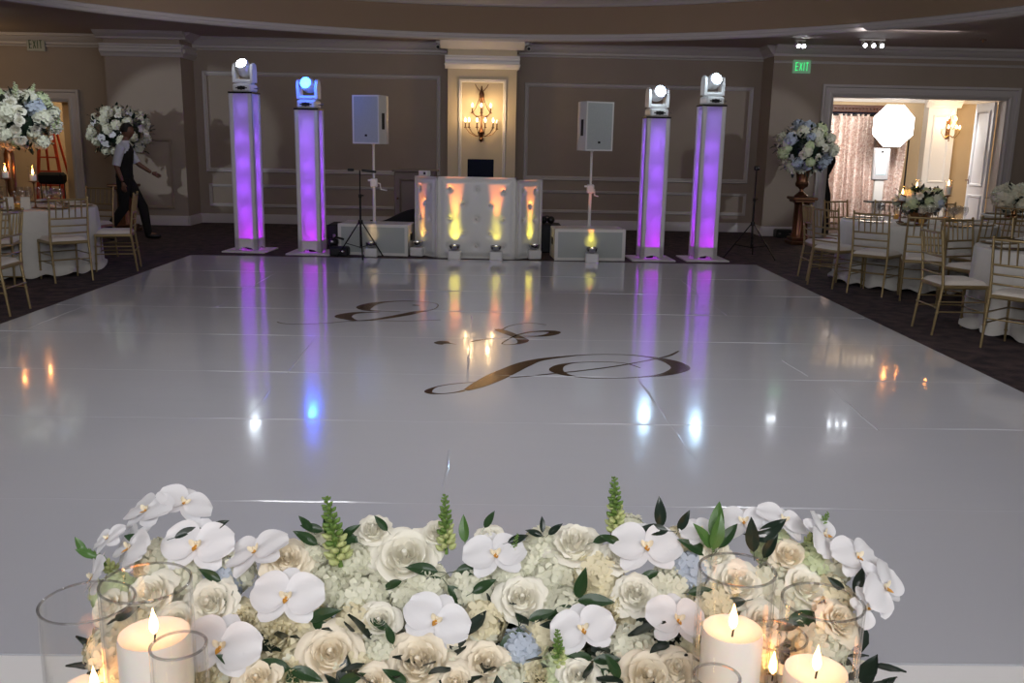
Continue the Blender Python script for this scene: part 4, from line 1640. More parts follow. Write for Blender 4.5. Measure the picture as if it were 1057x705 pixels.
ROSES = [make_rose(s_, o_, n_, r_).mesh('rose', 'rose_ivory') for s_, o_, n_, r_ in ((1, 1.0, 20, 0), (2, 0.95, 17, 0.02), (3, 1.05, 22, 0.03))]
ROSESC = []
for me in ROSES:
    c = me.copy(); c.materials.clear(); c.materials.append(MATS['rose_cream']); ROSESC.append(c)
CARN = [make_rose(s_, 1.0, 44, 0.07).mesh('carnation', 'hydrangea_cream') for s_ in (7, 8)]
ORCH = [make_orchid(s_).mesh('orchid', 'orchid_white') for s_ in (1, 2, 3)]
LIP = make_lip().mesh('orchid_lip', ['orchid_lip_pale', 'orchid_throat'])
HYD = {}
for k_ in ('white', 'cream', 'blue', 'green'):
    HYD[k_] = [make_hydrangea(s_).mesh('hydrangea_bloom', 'hydrangea_' + k_) for s_ in ((1, 2) if k_ == 'white' else (3,))]
FAR_H = {k_: make_hydrangea(5, 34, 0.42).mesh('hydrangea_bloom', 'hydrangea_' + k_) for k_ in ('white', 'cream', 'blue', 'green')}
LEAF = {k_: make_leaf().mesh('leaf', k_) for k_ in ('leaf_green', 'leaf_dark', 'leaf_bright')}
SPIKE = make_spike(1).mesh('bud_spike', ['bud_green', 'bud_pale'])


def orient(nrm, twist=0.0, upref=Vector((0, 0, 1))):
    z = Vector(nrm).normalized()
    y = upref - z * upref.dot(z)
    if y.length < 1e-3:
        y = Vector((0, 1, 0)) - z * z.y
    y.normalize()
    x = y.cross(z)
    M = Matrix((x, y, z)).transposed()
    return (M @ Matrix.Rotation(twist, 3, 'Z')).to_euler()


def place(name, me, parent, p, size, nrm, twist=0.0, label=None):
    o = link(name, me, parent, p, orient(nrm, twist))
    o.scale = (size, size, size)
    if label:
        o['label'] = label
    return o


# ------------------------------------------------------------------ foreground: sweetheart table, planter, flowers, candles
# the table whose far edge stops just short of the picture
t = thing('display_table', 'white topped table under the flowers and candles in the foreground', 'table', (0, 0.72, 0))
b = MB().box(-0.95, 0.95, -0.38, 0.40, 0.70, 0.74, None, 0.008)
obj('tabletop', b, 'cloth_ivory', t, False)
for sx in (-1, 1):
    for sy in (-1, 1):
        b = MB().tube([(sx * 0.88, sy * 0.33, 0.021), (sx * 0.88, sy * 0.33, 0.70)], 0.022, 10)
        obj('leg', b, 'dark_wood', t)
TBL = 0.741
arr = thing('flower_arrangement', 'long low arrangement of white roses, orchids and hydrangeas in a wooden trough in the foreground', 'flower arrangement', (0, 1.06, TBL))
AO = Vector((0, 1.06, TBL))
b = MB()
b.box(-0.46, 0.46, -0.10, 0.05, 0.0, 0.012)
for (x0, x1, y0, y1) in ((-0.46, 0.46, -0.10, -0.085), (-0.46, 0.46, 0.035, 0.05), (-0.46, -0.445, -0.085, 0.035), (0.445, 0.46, -0.085, 0.035)):
    b.box(x0, x1, y0, y1, 0.0, 0.125, None, 0.003)
obj('wooden_trough', b, 'dark_wood', arr, False)
b = MB()


def mound(u, v):
    x = -0.54 + 1.08 * u
    e_ = sqrt(max(0, 1 - ((u - 0.5) * 2) ** 4))
    y = -0.06 + 0.29 * v
    return (x, y, 0.10 + 0.085 * e_ * sin(pi * min(1, v * 0.85 + 0.1)) + 0.01 * sin(40 * u) * cos(30 * v))


b.grid(mound, 40, 14)
b.grid(lambda u, v: (mound(u, v)[0], mound(u, v)[1], 0.085), 40, 2)
obj('foam_base', b, 'moss', arr)


def depth(px, py):
    # back rows stand farther away and higher than the front ones
    t_ = (py - 515) / (700 - 515)
    t_ = min(1.1, max(0, t_))
    edge = abs(px - 510) / 420
    return 1.31 - 0.24 * t_ - 0.03 * edge


rr = random.Random(5)


def fl(kind, px, py, dpx, tx=0.0, ty=0.0, tw=None, var=0, lift=0.0):
    """tx: lean to the side, ty: lean up (positive) relative to facing the viewer from above"""
    Y = depth(px, py) - lift
    P = W(px, py, Y)
    dist = (P - CAMPOS).length
    r = dpx / 2 / F_PX * dist * (0.93 if kind == 'o' else 1.08)
    view = (CAMPOS - P).normalized()
    nrm = (view * 0.75 + Vector((tx + (px - 510) / 420 * 0.35, -0.05, 0.42 + ty))).normalized()
    loc = P - AO
    tw_ = rr.uniform(0, 6.28) if tw is None else tw
    if kind in ('r', 'rc', 'c'):
        me = {'r': ROSES, 'rc': ROSESC, 'c': CARN}[kind]
        me = me[var % len(me)]
        place('rose' if kind != 'c' else 'carnation', me, arr, loc - nrm * r * 0.55, r, nrm, tw_)
    elif kind[0] == 'h':
        me = HYD[{'h': 'white', 'hc': 'cream', 'hb': 'blue', 'hg': 'green'}[kind]]
        place('hydrangea', me[var % len(me)], arr, loc - nrm * r * 0.5, r, nrm, tw_)
    elif kind == 'o':
        o = place('orchid', ORCH[var % 3], arr, loc, r, nrm, tw_ if tw is not None else rr.uniform(-.4, .4))
        l_ = link('orchid_lip', LIP, o)
        l_['label'] = 'yellow orchid lip'


def leaf(px, py, lpx, ang, kind='leaf_green', tilt=0.3, lift=0.0):
    """leaf whose base is at px,py and which points in image direction ang (deg, 0 = right, 90 = up)"""
    Y = depth(px, py) - lift
    P = W(px, py, Y)
    dist = (P - CAMPOS).length
    L = lpx * 0.92 / F_PX * dist
    view = (CAMPOS - P).normalized()
    xr = rgt
    yu = upv
    d = (xr * cos(radians(ang)) + yu * sin(radians(ang)) + view * rr.uniform(-0.15, 0.35)).normalized()
    z = (view + Vector((rr.uniform(-.4, .4), rr.uniform(-.4, .4), tilt)))
    z = (z - d * z.dot(d)).normalized()
    x = d.cross(z)
    o = link('leaf', LEAF[kind], arr, P - AO, Matrix((x, d, z)).transposed().to_euler())
    o.scale = (L, L, L)


def spike(px, py, px1, py1, me=None, Y=None, fat=1.0, name='bud_spike'):
    Y = Y or depth(px, py)
    P0, P1 = W(px, py, Y), W(px1, py1, Y + 0.01)
    d = P1 - P0
    o = link(name, me or SPIKE, arr, P0 - AO, d.to_track_quat('Z', 'Y').to_euler())
    o.scale = (d.length * fat, d.length * fat, d.length)


# orchids
for a in ((203, 564, 76, 0, .1, 0, 0), (152, 528, 64, -.9, 1.3, .5, 1), (190, 520, 58, .9, 1.2, -.9, 2), (135, 566, 66, -1.0, .3, .2, 1), (97, 596, 60, -1.5, 0, .6, 2),
          (264, 570, 72, -.7, 1.2, .9, 1), (296, 617, 78, 0, 0, 0, 0), (228, 668, 82, 0, -.1, -.1, 1), (450, 641, 74, .1, 0, -.5, 2), (511, 573, 70, .1, .4, 0.1, 0),
          (667, 565, 78, 0, .3, 0, 1), (602, 650, 70, -.1, .1, .3, 2), (699, 640, 70, .3, .1, -.3, 0), (768, 540, 62, -.5, 1.3, .4, 1), (808, 538, 58, .6, 1.2, -.9, 2),
          (850, 553, 62, 1.0, .5, .5, 0), (884, 575, 62, .5, .3, -.3, 1), (912, 607, 70, .6, 0, .2, 2), (112, 556, 40, -.9, .8, .9, 0), (722, 548, 44, .1, .8, .2, 2),
          (893, 628, 44, .5, -.1, .9, 0)):
    fl('o', a[0], a[1], a[2], a[3], a[4], a[5], a[6], 0.02)
# roses
for a in (('r', 418, 573, 80, 0, .1, 0), ('r', 539, 617, 60, 0, 0, 1), ('rc', 432, 682, 76, -.1, 0, 2), ('rc', 341, 674, 70, .1, 0, 0), ('r', 594, 558, 66, 0, .8, 1),
          ('r', 657, 611, 48, 0, .2, 2), ('rc', 670, 698, 78, 0, .2, 0), ('r', 153, 613, 56, -.1, 0, 1), ('rc', 296, 575, 50, .2, .3, 2), ('rc', 503, 684, 58, .2, 0, 1),
          ('r', 763, 600, 54, 0, .1, 2), ('rc', 816, 572, 44, 0, .2, 0), ('r', 506, 553, 38, 0, .6, 1), ('r', 215, 622, 56, 0, 0, 2), ('r', 391, 640, 46, 0, 0, 0),
          ('r', 740, 570, 42, 0, .3, 1), ('rc', 700, 690, 50, 0, .1, 2), ('r', 180, 640, 44, 0, 0, 0), ('r', 385, 545, 40, 0, .6, 2), ('r', 598, 697, 46, 0, .1, 0),
          ('rc', 265, 700, 52, 0, .1, 1), ('r', 640, 573, 40, 0, .4, 0), ('r', 835, 605, 56, .2, .1, 1), ('rc', 870, 640, 44, .3, 0, 2), ('r', 108, 625, 40, -.4, 0, 0), ('r', 450, 548, 36, 0, .6, 1),
          ('r', 790, 640, 44, 0, 0, 0), ('rc', 385, 705, 50, 0, 0, 1), ('rc', 470, 705, 46, 0, 0, 2)):
    fl(a[0], a[1], a[2], a[3], a[4], a[5], None, a[6], 0.01)
# carnations and hydrangeas
for a in (('c', 283, 655, 66), ('h', 372, 610, 58), ('hc', 366, 645, 54), ('h', 392, 668, 44), ('h', 362, 575, 46), ('h', 486, 606, 52), ('hc', 497, 640, 50),
          ('c', 470, 672, 46), ('h', 570, 590, 50), ('hc', 618, 590, 52), ('c', 634, 628, 56), ('h', 655, 668, 54), ('h', 692, 600, 46), ('hb', 714, 586, 50),
          ('hc', 740, 622, 52), ('hg', 838, 580, 46), ('h', 815, 628, 58), ('hc', 860, 615, 48), ('hb', 538, 668, 44), ('c', 300, 696, 48), ('c', 250, 640, 50),
          ('h', 585, 625, 52), ('hc', 560, 655, 40), ('hg', 582, 690, 52), ('h', 630, 690, 44), ('h', 560, 560, 42), ('h', 335, 600, 44), ('hc', 320, 640, 40),
          ('hg', 115, 610, 44), ('hc', 135, 650, 50), ('h', 110, 665, 46), ('hc', 125, 695, 50), ('h', 190, 590, 50), ('c', 205, 695, 48), ('h', 172, 680, 46),
          ('h', 800, 600, 48), ('h', 780, 668, 44), ('hc', 730, 660, 48), ('h', 850, 665, 48), ('c', 740, 695, 44), ('h', 240, 585, 40), ('h', 440, 600, 46),
          ('h', 160, 575, 44), ('h', 650, 545, 36), ('hc', 700, 560, 40), ('h', 525, 590, 40), ('h', 860, 580, 44), ('hg', 800, 560, 40), ('hb', 226, 600, 40), ('c', 560, 695, 44), ('h', 328, 560, 42),
          ('h', 420, 620, 40), ('h', 545, 575, 40), ('hc', 365, 690, 44), ('h', 525, 700, 40)):
    fl(a[0], a[1], a[2], a[3], 0, rr.uniform(0, .3), None, rr.randint(0, 1), -0.008)
# green bud spikes
spike(352, 585, 336, 510, fat=1.5)
spike(461, 572, 459, 508, fat=1.3)
spike(636, 552, 634, 490, fat=1.4)
spike(578, 694, 575, 648, fat=1.5, Y=1.08)
spike(122, 592, 88, 566, fat=1.4, Y=1.2)
spike(868, 624, 905, 622, fat=1.3, Y=1.18)
spike(832, 566, 856, 528, fat=1.3, Y=1.24)
spike(525, 580, 535, 550, fat=1.3)
spike(760, 700, 768, 660, fat=1.0, Y=1.15)
# leaves
for a in ((334, 548, 26, 165), (328, 562, 30, 150), (352, 556, 26, 40), (340, 556, 26, 100), (322, 548, 22, 130), (348, 565, 24, 30), (240, 612, 30, 200), (238, 618, 34, 250),
          (228, 600, 26, 150), (318, 640, 38, 20), (322, 642, 36, -30), (300, 690, 44, 175), (300, 690, 36, -20), (298, 692, 34, -70), (406, 665, 24, 110), (402, 650, 26, 150),
          (480, 560, 30, 95, 'leaf_bright'), (452, 590, 36, 170), (455, 596, 34, -150), (462, 604, 38, -50), (470, 590, 36, 10), (487, 612, 30, 30), (560, 553, 20, 160, 'leaf_dark'),
          (566, 552, 20, 40, 'leaf_dark'), (560, 550, 18, 90, 'leaf_dark'), (534, 650, 44, -120), (536, 648, 46, -80), (545, 640, 32, 20), (682, 545, 34, 92, 'leaf_dark'), (690, 548, 34, 175, 'leaf_dark'),
          (700, 548, 26, 60, 'leaf_dark'), (736, 568, 40, 75, 'leaf_bright'), (734, 566, 34, 120, 'leaf_bright'), (742, 566, 34, 55), (730, 572, 36, 150), (738, 560, 44, 85, 'leaf_bright'),
          (778, 570, 38, 95, 'leaf_dark'), (780, 558, 40, 35, 'leaf_dark'), (800, 556, 34, 170, 'leaf_dark'), (788, 576, 30, 60, 'leaf_dark'), (596, 618, 36, 75), (596, 620, 40, 0), (590, 625, 30, -150),
          (580, 645, 24, 180, 'leaf_dark'), (612, 682, 30, 5, 'leaf_green'), (610, 682, 30, -80), (612, 680, 28, 170), (620, 690, 26, -40), (812, 640, 44, 5), (800, 645, 30, -80),
          (882, 612, 28, 70, 'leaf_dark'), (872, 610, 22, 140, 'leaf_dark'), (862, 620, 24, 200, 'leaf_dark'), (415, 600, 26, 200), (500, 545, 22, 60), (524, 560, 24, 20, 'leaf_dark'),
          (370, 560, 26, 150), (400, 548, 22, 130), (180, 555, 30, 20, 'leaf_dark'), (150, 560, 26, 160), (215, 548, 24, 30, 'leaf_dark'), (100, 575, 22, 160, 'leaf_bright'), (88, 572, 20, 120, 'leaf_bright'),
          (640, 560, 24, 160), (612, 560, 26, 20), (680, 590, 26, 200), (710, 612, 26, 10), (770, 620, 30, 190, 'leaf_dark'), (745, 645, 26, -30), (825, 645, 34, 180, 'leaf_dark'),
          (130, 640, 28, 200, 'leaf_dark'), (118, 640, 28, 30, 'leaf_dark'), (250, 690, 30, 150), (350, 705, 30, 20), (420, 705, 30, 150), (640, 700, 30, 120)):
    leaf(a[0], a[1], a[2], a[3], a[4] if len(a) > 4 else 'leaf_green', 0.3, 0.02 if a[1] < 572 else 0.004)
# filling greenery
b = MB()
rf = random.Random(9)
for i in range(420):
    u, v = rf.random(), rf.random()
    p = Vector(mound(u, v)) + Vector((0, 0, rf.uniform(-0.02, 0.04)))
    d = Vector((rf.uniform(-1, 1) + (u - .5) * 1.2, rf.uniform(-1, 1), rf.uniform(-0.1, 0.9))).normalized()
    q = d.to_track_quat('Y', 'Z').to_matrix().to_4x4()
    L = rf.uniform(0.03, 0.055)
    b.grid(lambda s_, w: (0.24 * (s_ - .5) * 2 * sin(pi * w ** .8) * L, w * L, abs(s_ - .5) * .12 * L), 2, 4, Matrix.Translation(p) @ q)
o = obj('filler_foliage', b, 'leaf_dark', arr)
o['kind'] = 'stuff'
b = MB()
for i in range(520):
    u, v = rf.random(), rf.random()
    p = Vector(mound(u, v)) + Vector((0, 0, rf.uniform(-0.01, 0.025)))
    nn = Vector((rf.uniform(-.6, .6), rf.uniform(-1, .1), 0.8)).normalized()
    M = Matrix.Translation(p) @ nn.to_track_quat('Z', 'Y').to_matrix().to_4x4()
    floret(b, M, rf, rf.uniform(0.005, 0.009), 5)
o = obj('filler_florets', b, 'hydrangea_white', arr)
o['kind'] = 'stuff'

for x_, y_ in ((-0.25, 0.86), (0.02, 0.86), (0.2, 0.86)):
    ld = bpy.data.lights.new('votive_glow', 'POINT')
    ld.energy = 0.35
    ld.color = (1.0, 0.5, 0.18)
    ld.shadow_soft_size = 0.015
    lo = bpy.data.objects.new('votive_glow', ld)
    COL.objects.link(lo)
    lo.location = (x_, y_, 0.80)
# candles in glass cylinders
gC = 'glass cylinders around the foreground flowers'
pA = W(90, 620, 1.03); pB = W(150, 600, 1.00); pD = W(761, 587, 1.02); pE = W(849.5, 620, 1.0)


def glass_candle(px_rim, py_rim, Y, rpx, cand_top_py, cand_rpx, lg, lc, e_=0.35):
    P = W(px_rim, py_rim, Y)
    dist = (P - CAMPOS).length
    r = rpx / F_PX * dist * 0.985
    h_ = P.z - TBL
    cyl_glass(P.x, P.y, TBL, r, h_, lg, gC)
    C = W(px_rim, cand_top_py, Y)
    ch = C.z - TBL - 0.008
    cr = cand_rpx / F_PX * (C - CAMPOS).length
    candle(P.x + (0.006 if px_rim == 150 else 0), P.y, TBL + 0.0085, cr, ch, lc, 'lit pillar candles in glass cylinders', 1.0, e_)
    return P


CE = 0.05
glass_candle(90, 620, 1.03, 42, 712, 32, 'leftmost clear glass cylinder of the foreground', 'low lit candle in the leftmost glass cylinder', CE)
glass_candle(150, 600, 0.985, 42, 654, 32.5, 'tall clear glass cylinder with a candle, second from the left', 'tall lit white pillar candle at the left of the flowers', CE)
glass_candle(761, 587, 1.0, 38, 649, 29, 'tall clear glass cylinder, left one of the right pair', 'tall lit white pillar candle at the right of the flowers', CE)
glass_candle(849.5, 620, 0.97, 39, 692, 29, 'rightmost clear glass cylinder of the foreground', 'lit pillar candle in the rightmost glass cylinder', CE)
P = W(801, 655, 1.075)
cyl_glass(P.x, P.y, TBL, 0.04, P.z - TBL, 'low glass cylinder between and behind the right pair', gC)
candle(P.x, P.y, TBL + 0.0085, 0.03, W(801, 694, 1.075).z - TBL - 0.01, 'low lit candle behind, between the two right glass cylinders', 'lit pillar candles in glass cylinders', 1.0, CE)
P = W(184, 665, 0.90)
cyl_glass(P.x, P.y, TBL, 0.030, P.z - TBL, 'small glass votive holder partly behind the left pillar candle', 'small glass votives')
candle(P.x, P.y, TBL + 0.0085, 0.018, 0.03, 'small candle in the left glass votive', None, 0.8, 0.05)
P = W(740, 697, 0.90)
cyl_glass(P.x, P.y, TBL, 0.026, P.z - TBL, 'small glass votive holder before the right pillar candle, cut by the bottom edge', 'small glass votives')
candle(P.x, P.y, TBL + 0.0085, 0.018, 0.03, 'small candle in the right glass votive', None, 0.8, 0.05)


# ------------------------------------------------------------------ far flower arrangements
def bouquet(parent, c, rx, rz_, n, mix, seed, bs=(0.075, 0.11), spikes=0, nl=260):
    rnd = random.Random(seed)
    b = MB()
    b.ball(c, 0.7, 14, 10, None, (rx, rx, rz_))
    for i in range(nl):
        z = rnd.uniform(-1, 1)
        a = rnd.uniform(0, 6.28)
        r = sqrt(1 - z * z)
        d = Vector((r * cos(a), r * sin(a), z))
        p = Vector(c) + Vector((d.x * rx, d.y * rx, d.z * rz_)) * rnd.uniform(0.78, 1.12)
        q = (d + Vector((rnd.uniform(-.8, .8), rnd.uniform(-.8, .8), rnd.uniform(-.8, .8)))).to_track_quat('Y', 'Z').to_matrix().to_4x4()
        L = rnd.uniform(0.06, 0.12)
        b.grid(lambda s_, w: (0.25 * (s_ - .5) * 2 * sin(pi * w ** .8) * L, w * L, abs(s_ - .5) * .12 * L), 2, 3, Matrix.Translation(p) @ q)
    o = obj('foliage', b, 'leaf_dark', parent)
    o['kind'] = 'stuff'
    for i in range(n):
        z = 1 - 2 * (i + 0.5) / n
        a = i * 2.39996 + rnd.uniform(-.25, .25)
        r = sqrt(max(0, 1 - z * z))
        d = Vector((r * cos(a), r * sin(a), z))
        p = Vector(c) + Vector((d.x * rx, d.y * rx, d.z * rz_)) * rnd.uniform(0.84, 1.06)
        k = mix[rnd.randint(0, len(mix) - 1)]
        s_ = rnd.uniform(*bs)
        if k == 'rose':
            place('rose', ROSES[rnd.randint(0, 2)], parent, p, s_ * 0.75, d, rnd.uniform(0, 6))
        elif k == 'orchid':
            place('orchid', ORCH[rnd.randint(0, 2)], parent, p, s_ * 0.8, d, rnd.uniform(0, 6))
        else:
            place('hydrangea_bloom', FAR_H[k], parent, p, s_, d, rnd.uniform(0, 6))
    for i in range(spikes):
        a = 2 * pi * i / max(1, spikes) + rnd.uniform(-.3, .3)
        d = Vector((cos(a) * 0.5, sin(a) * 0.5, 0.85)).normalized()
        p = Vector(c) + Vector((d.x * rx, d.y * rx, d.z * rz_)) * 0.85
        o = link('flower_spike', SPIKE_W, parent, p, d.to_track_quat('Z', 'Y').to_euler())
        o.scale = (0.3, 0.3, 0.24)


SPIKE_W = make_spike(3, 26).mesh('flower_spike', ['hydrangea_green', 'hydrangea_white'])


def pedestal(x, y, hp, label):
    t = thing('pedestal', label, 'pedestal', (x, y, 0))
    b = MB()
    b.box(-0.19, 0.19, -0.19, 0.19, 0, 0.06, None, 0.01)
    b.box(-0.165, 0.165, -0.165, 0.165, 0.06, 0.12, None, 0.01)
    obj('plinth', b, 'bronze_gold', t, False)
    b = MB()
    n = 48
    prof = [(0.15, 0.12), (0.135, 0.15), (0.125, 0.18), (0.115, hp - 0.14), (0.125, hp - 0.11), (0.15, hp - 0.09)]
    vs, fs = [], []
    for r, z in prof:
        for k in range(n):
            a = 2 * pi * k / n
            rr_ = r * (1 + 0.035 * (1 if (k // 2) % 2 else -1))
            vs.append((rr_ * cos(a), rr_ * sin(a), z))
    for i in range(len(prof) - 1):
        for k in range(n):
            j = (k + 1) % n
            fs.append((i * n + k, i * n + j, (i + 1) * n + j, (i + 1) * n + k))
    b.add(vs, fs)
    obj('fluted_shaft', b, 'bronze_gold', t)
    b = MB().box(-0.17, 0.17, -0.17, 0.17, hp - 0.09, hp - 0.05, None, 0.01)
    b.box(-0.205, 0.205, -0.205, 0.205, hp - 0.05, hp, None, 0.012)
    obj('capital', b, 'bronze_gold', t, False)
    return t


def urn_arr(x, y, z, label, c, rx, rz_, n, mix, seed):
    t = thing('urn_flower_arrangement', label, 'flower arrangement', (x, y, z))
    h_ = c - z - rz_ * 0.72
    b = MB().lathe([(0.11, 0.0), (0.115, 0.02), (0.09, 0.04), (0.035, 0.09), (0.032, 0.12), (0.06, 0.15), (0.10, 0.17), (0.115, 0.22), (0.10, 0.25), (0.095, 0.27),
                    (0.115, h_ * 0.8), (0.14, h_ - 0.02), (0.15, h_), (0.13, h_), (0.10, h_ - 0.05), (0.001, h_ - 0.06)], 32)
    obj('urn', b, 'bronze_gold', t)
    bouquet(t, (0, 0, c - z), rx, rz_, n, mix, seed)
    return t


PY = 15.75
px_ = G(826, 251).x
zc = W(833, 153, PY)
pedestal(W(826, 230, PY).x, PY, 0.80, 'fluted bronze pedestal beside the wide right doorway')
urn_arr(W(827, 200, PY).x, PY, 0.801, 'bronze urn with blue and white flowers beside the wide right doorway', zc.z, 0.44, 0.39, 64,
        ['white', 'white', 'blue', 'green', 'rose', 'orchid'], 21)
zc2 = W(124, 136, PY + 0.1)
pedestal(zc2.x, PY + 0.1, 0.80, 'fluted bronze pedestal behind the waiter')
urn_arr(zc2.x, PY + 0.1, 0.801, 'bronze urn with white flowers behind the waiter', zc2.z, 0.47, 0.38, 64, ['white', 'white', 'orchid', 'rose', 'rose'], 22)

# tall centrepiece on the left table
vz = W(19, 150, 10.9)
t = thing('tall_centrepiece', 'tall gold stem vase with a big blue and white flower ball on the left table', 'flower arrangement', (TL.x + 0.17, TL.y - 0.35, ZT))
vx, vy = TL.x + 0.17, TL.y - 0.35
zt = W(19, 148, vy).z - ZT
b = MB().lathe([(0.10, 0), (0.10, 0.012), (0.03, 0.03), (0.02, 0.06), (0.024, 0.12), (0.05, 0.2), (0.055, zt - 0.12), (0.03, zt - 0.05), (0.02, zt - 0.03), (0.035, zt)], 24)
obj('gold_vase', b, 'gold_vase', t)
zb = W(20, 125, vy)
bouquet(t, (zb.x - vx - 0.03, 0, zb.z - ZT), 0.38, 0.29, 64, ['white', 'white', 'blue', 'green', 'rose', 'rose'], 23, (0.07, 0.115), 6)

# low centrepiece on right table
c = W(950, 206, TR1.y - 0.1)
t = thing('low_centrepiece', 'low gold bowl of white and blue flowers on the right table', 'flower arrangement', (c.x, TR1.y - 0.1, ZT))
b = MB().lathe([(0.09, 0), (0.10, 0.01), (0.13, 0.06), (0.16, 0.13), (0.155, 0.13), (0.12, 0.06), (0.001, 0.05)], 28)
obj('bowl', b, 'gold_vase', t)
bouquet(t, (0, 0, c.z - ZT - 0.02), 0.24, 0.12, 34, ['white', 'white', 'green', 'rose', 'blue'], 24, (0.05, 0.08), 0, 120)
# hydrangea mound on the third table
c = W(1049, 206, TR3.y - 0.3)
t = thing('hydrangea_centrepiece', 'round mound of white hydrangeas at the right edge', 'flower arrangement', (c.x, TR3.y - 0.3, ZT))
b = MB().lathe([(0.12, 0), (0.12, 0.02), (0.04, 0.04), (0.03, c.z - ZT - 0.14), (0.16, c.z - ZT - 0.06), (0.15, c.z - ZT - 0.05), (0.001, c.z - ZT - 0.08)], 24)
obj('stand', b, 'gold_vase', t)
bouquet(t, (0, 0, c.z - ZT + 0.02), 0.27, 0.12, 36, ['white'], 25, (0.07, 0.1), 0, 60)


def candle_stand(px, pyc, Y, label, lc, h_tall, gl):
    """slim stand carrying a glass cylinder candle"""
    P = W(px, pyc, Y)
    zc = P.z            # bottom of the candle
    t = thing('candle_stand', label, 'candle holder', (P.x, Y, ZT), 0, None)
    hs = zc - ZT
    b = MB().lathe([(0.05, 0), (0.05, 0.008), (0.012, 0.02), (0.008, 0.05), (0.008, hs - 0.03), (0.02, hs - 0.015), (0.055, hs - 0.006), (0.055, hs)], 20)
    obj('stem', b, 'bronze_gold', t)
    b = MB().lathe([(0.001, 0.0), (0.047, 0.0), (0.048, 0.004), (0.048, gl), (0.0455, gl), (0.0455, 0.005), (0.001, 0.004)], 24, Matrix.Translation((0, 0, hs + 0.001)))
    obj('glass_shade', b, 'clear_glass', t)
    candle(P.x, Y, zc + 0.006, 0.034, h_tall, lc, None, 2.2, 0.9)


candle_stand(6, 184, TL.y - 0.5, 'slim stand with glass candle, leftmost on the left table', 'lit candle leftmost on the left table', 0.07, 0.18)
candle_stand(11.5, 177, TL.y + 0.1, 'slim stand with glass candle left of the gold vase', 'lit candle just left of the gold vase', 0.09, 0.18)
candle_stand(34.5, 187, TL.y - 0.3, 'slim stand with glass candle right of the gold vase', 'lit candle right of the gold vase on the left table', 0.07, 0.17)
candle_stand(931, 207.5, TR1.y - 0.2, 'slim stand with glass candle left of the low flowers', 'lit candle left of the low flowers', 0.07, 0.18)
candle_stand(945.5, 201, TR1.y + 0.15, 'slim stand with glass candle behind the low flowers', 'lit candle behind the low flowers', 0.08, 0.18)
candle_stand(978, 201.5, TR1.y + 0.05, 'slim dark stand with glass candle right of the low flowers', 'lit candle right of the low flowers', 0.11, 0.18)

# small glowing votives on tables
pm('votive_glow', srgb(230, 170, 90), 0.3, emit=(1, 0.5, 0.15, 1), es=1.6)
b = MB().lathe([(0.001, 0), (0.026, 0), (0.03, 0.01), (0.032, 0.055), (0.028, 0.055), (0.026, 0.012), (0.001, 0.01)], 16)
vot_me = b.mesh('votive', 'amber_glass')
b = MB().lathe([(0.001, 0.012), (0.02, 0.012), (0.022, 0.03), (0.006, 0.034), (0.004, 0.05), (0.0005, 0.06)], 12)
votf = b.mesh('lit_wick', 'votive_glow')
k = 0
for (px, py, where) in ((10, 221, 'left of the gold vase foot'), (24, 219, 'right of the gold vase foot'), (31, 222, 'at the front of the left table'), (16, 224, 'before the gold vase foot'),
                        (951, 231, 'below the low white flowers'), (975, 229, 'right of the low white flowers'), (925, 226, 'left of the low white flowers'), (990, 232, 'near the right rim of the first right table')):
    p = G(px, py, ZT)
    for T_ in (TL, TR1):
        q = Vector((p.x - T_.x, p.y - T_.y, 0))
        if 0.45 < q.length < 2.0:
            p = Vector((T_.x, T_.y, ZT)) + q.normalized() * 0.45
    o = link('votive_candle', vot_me, None, p)
    tag(o, 'small amber votive candle ' + where, 'candle')
    l_ = link('lit_wick', votf, o)

# ------------------------------------------------------------------ wall sconce chandelier
sx, sz = W(497, 118, 17.3).x, W(497, 118, 17.3).z
t = thing('wall_sconce', 'ornate bronze wall chandelier with candle bulbs on the centre pilaster', 'wall lamp', (sx, 17.399, 1.60))
b = MB()
b.lathe([(0.001, 0.0), (0.025, 0.02), (0.045, 0.05), (0.02, 0.10), (0.03, 0.14), (0.055, 0.18), (0.03, 0.24), (0.015, 0.3), (0.014, 0.68), (0.03, 0.72), (0.045, 0.78), (0.05, 0.86), (0.02, 0.92), (0.01, 1.0)], 16, Matrix.Translation((0, -0.12, 0)))
b.box(-0.04, 0.04, -0.10, 0.0, 0.80, 0.9)
b.box(-0.04, 0.04, -0.10, 0.0, 0.12, 0.2)
obj('stem', b, 'bronze_gold', t)
b = MB()
for s_ in (-1, 1):
    b.tube([(0, -0.12, 0.88), (s_ * 0.05, -0.12, 0.93), (s_ * 0.10, -0.12, 0.99), (s_ * 0.12, -0.12, 1.03)], 0.007, 6)
    b.tube([(0, -0.12, 0.88), (s_ * 0.06, -0.12, 0.72), (s_ * 0.11, -0.12, 0.6), (s_ * 0.16, -0.12, 0.53), (s_ * 0.10, -0.12, 0.46), (s_ * 0.03, -0.12, 0.42)], 0.007, 6)
obj('scrollwork', b, 'bronze_gold', t)
BULBS = []
arms = [(-0.165, -0.14, 0.62), (0.0, -0.26, 0.62), (0.165, -0.14, 0.62)]
low = [(-0.29, -0.11, 0.36), (-0.22, -0.24, 0.36), (-0.075, -0.31, 0.36), (0.075, -0.31, 0.36), (0.215, -0.24, 0.36), (0.285, -0.11, 0.34)]
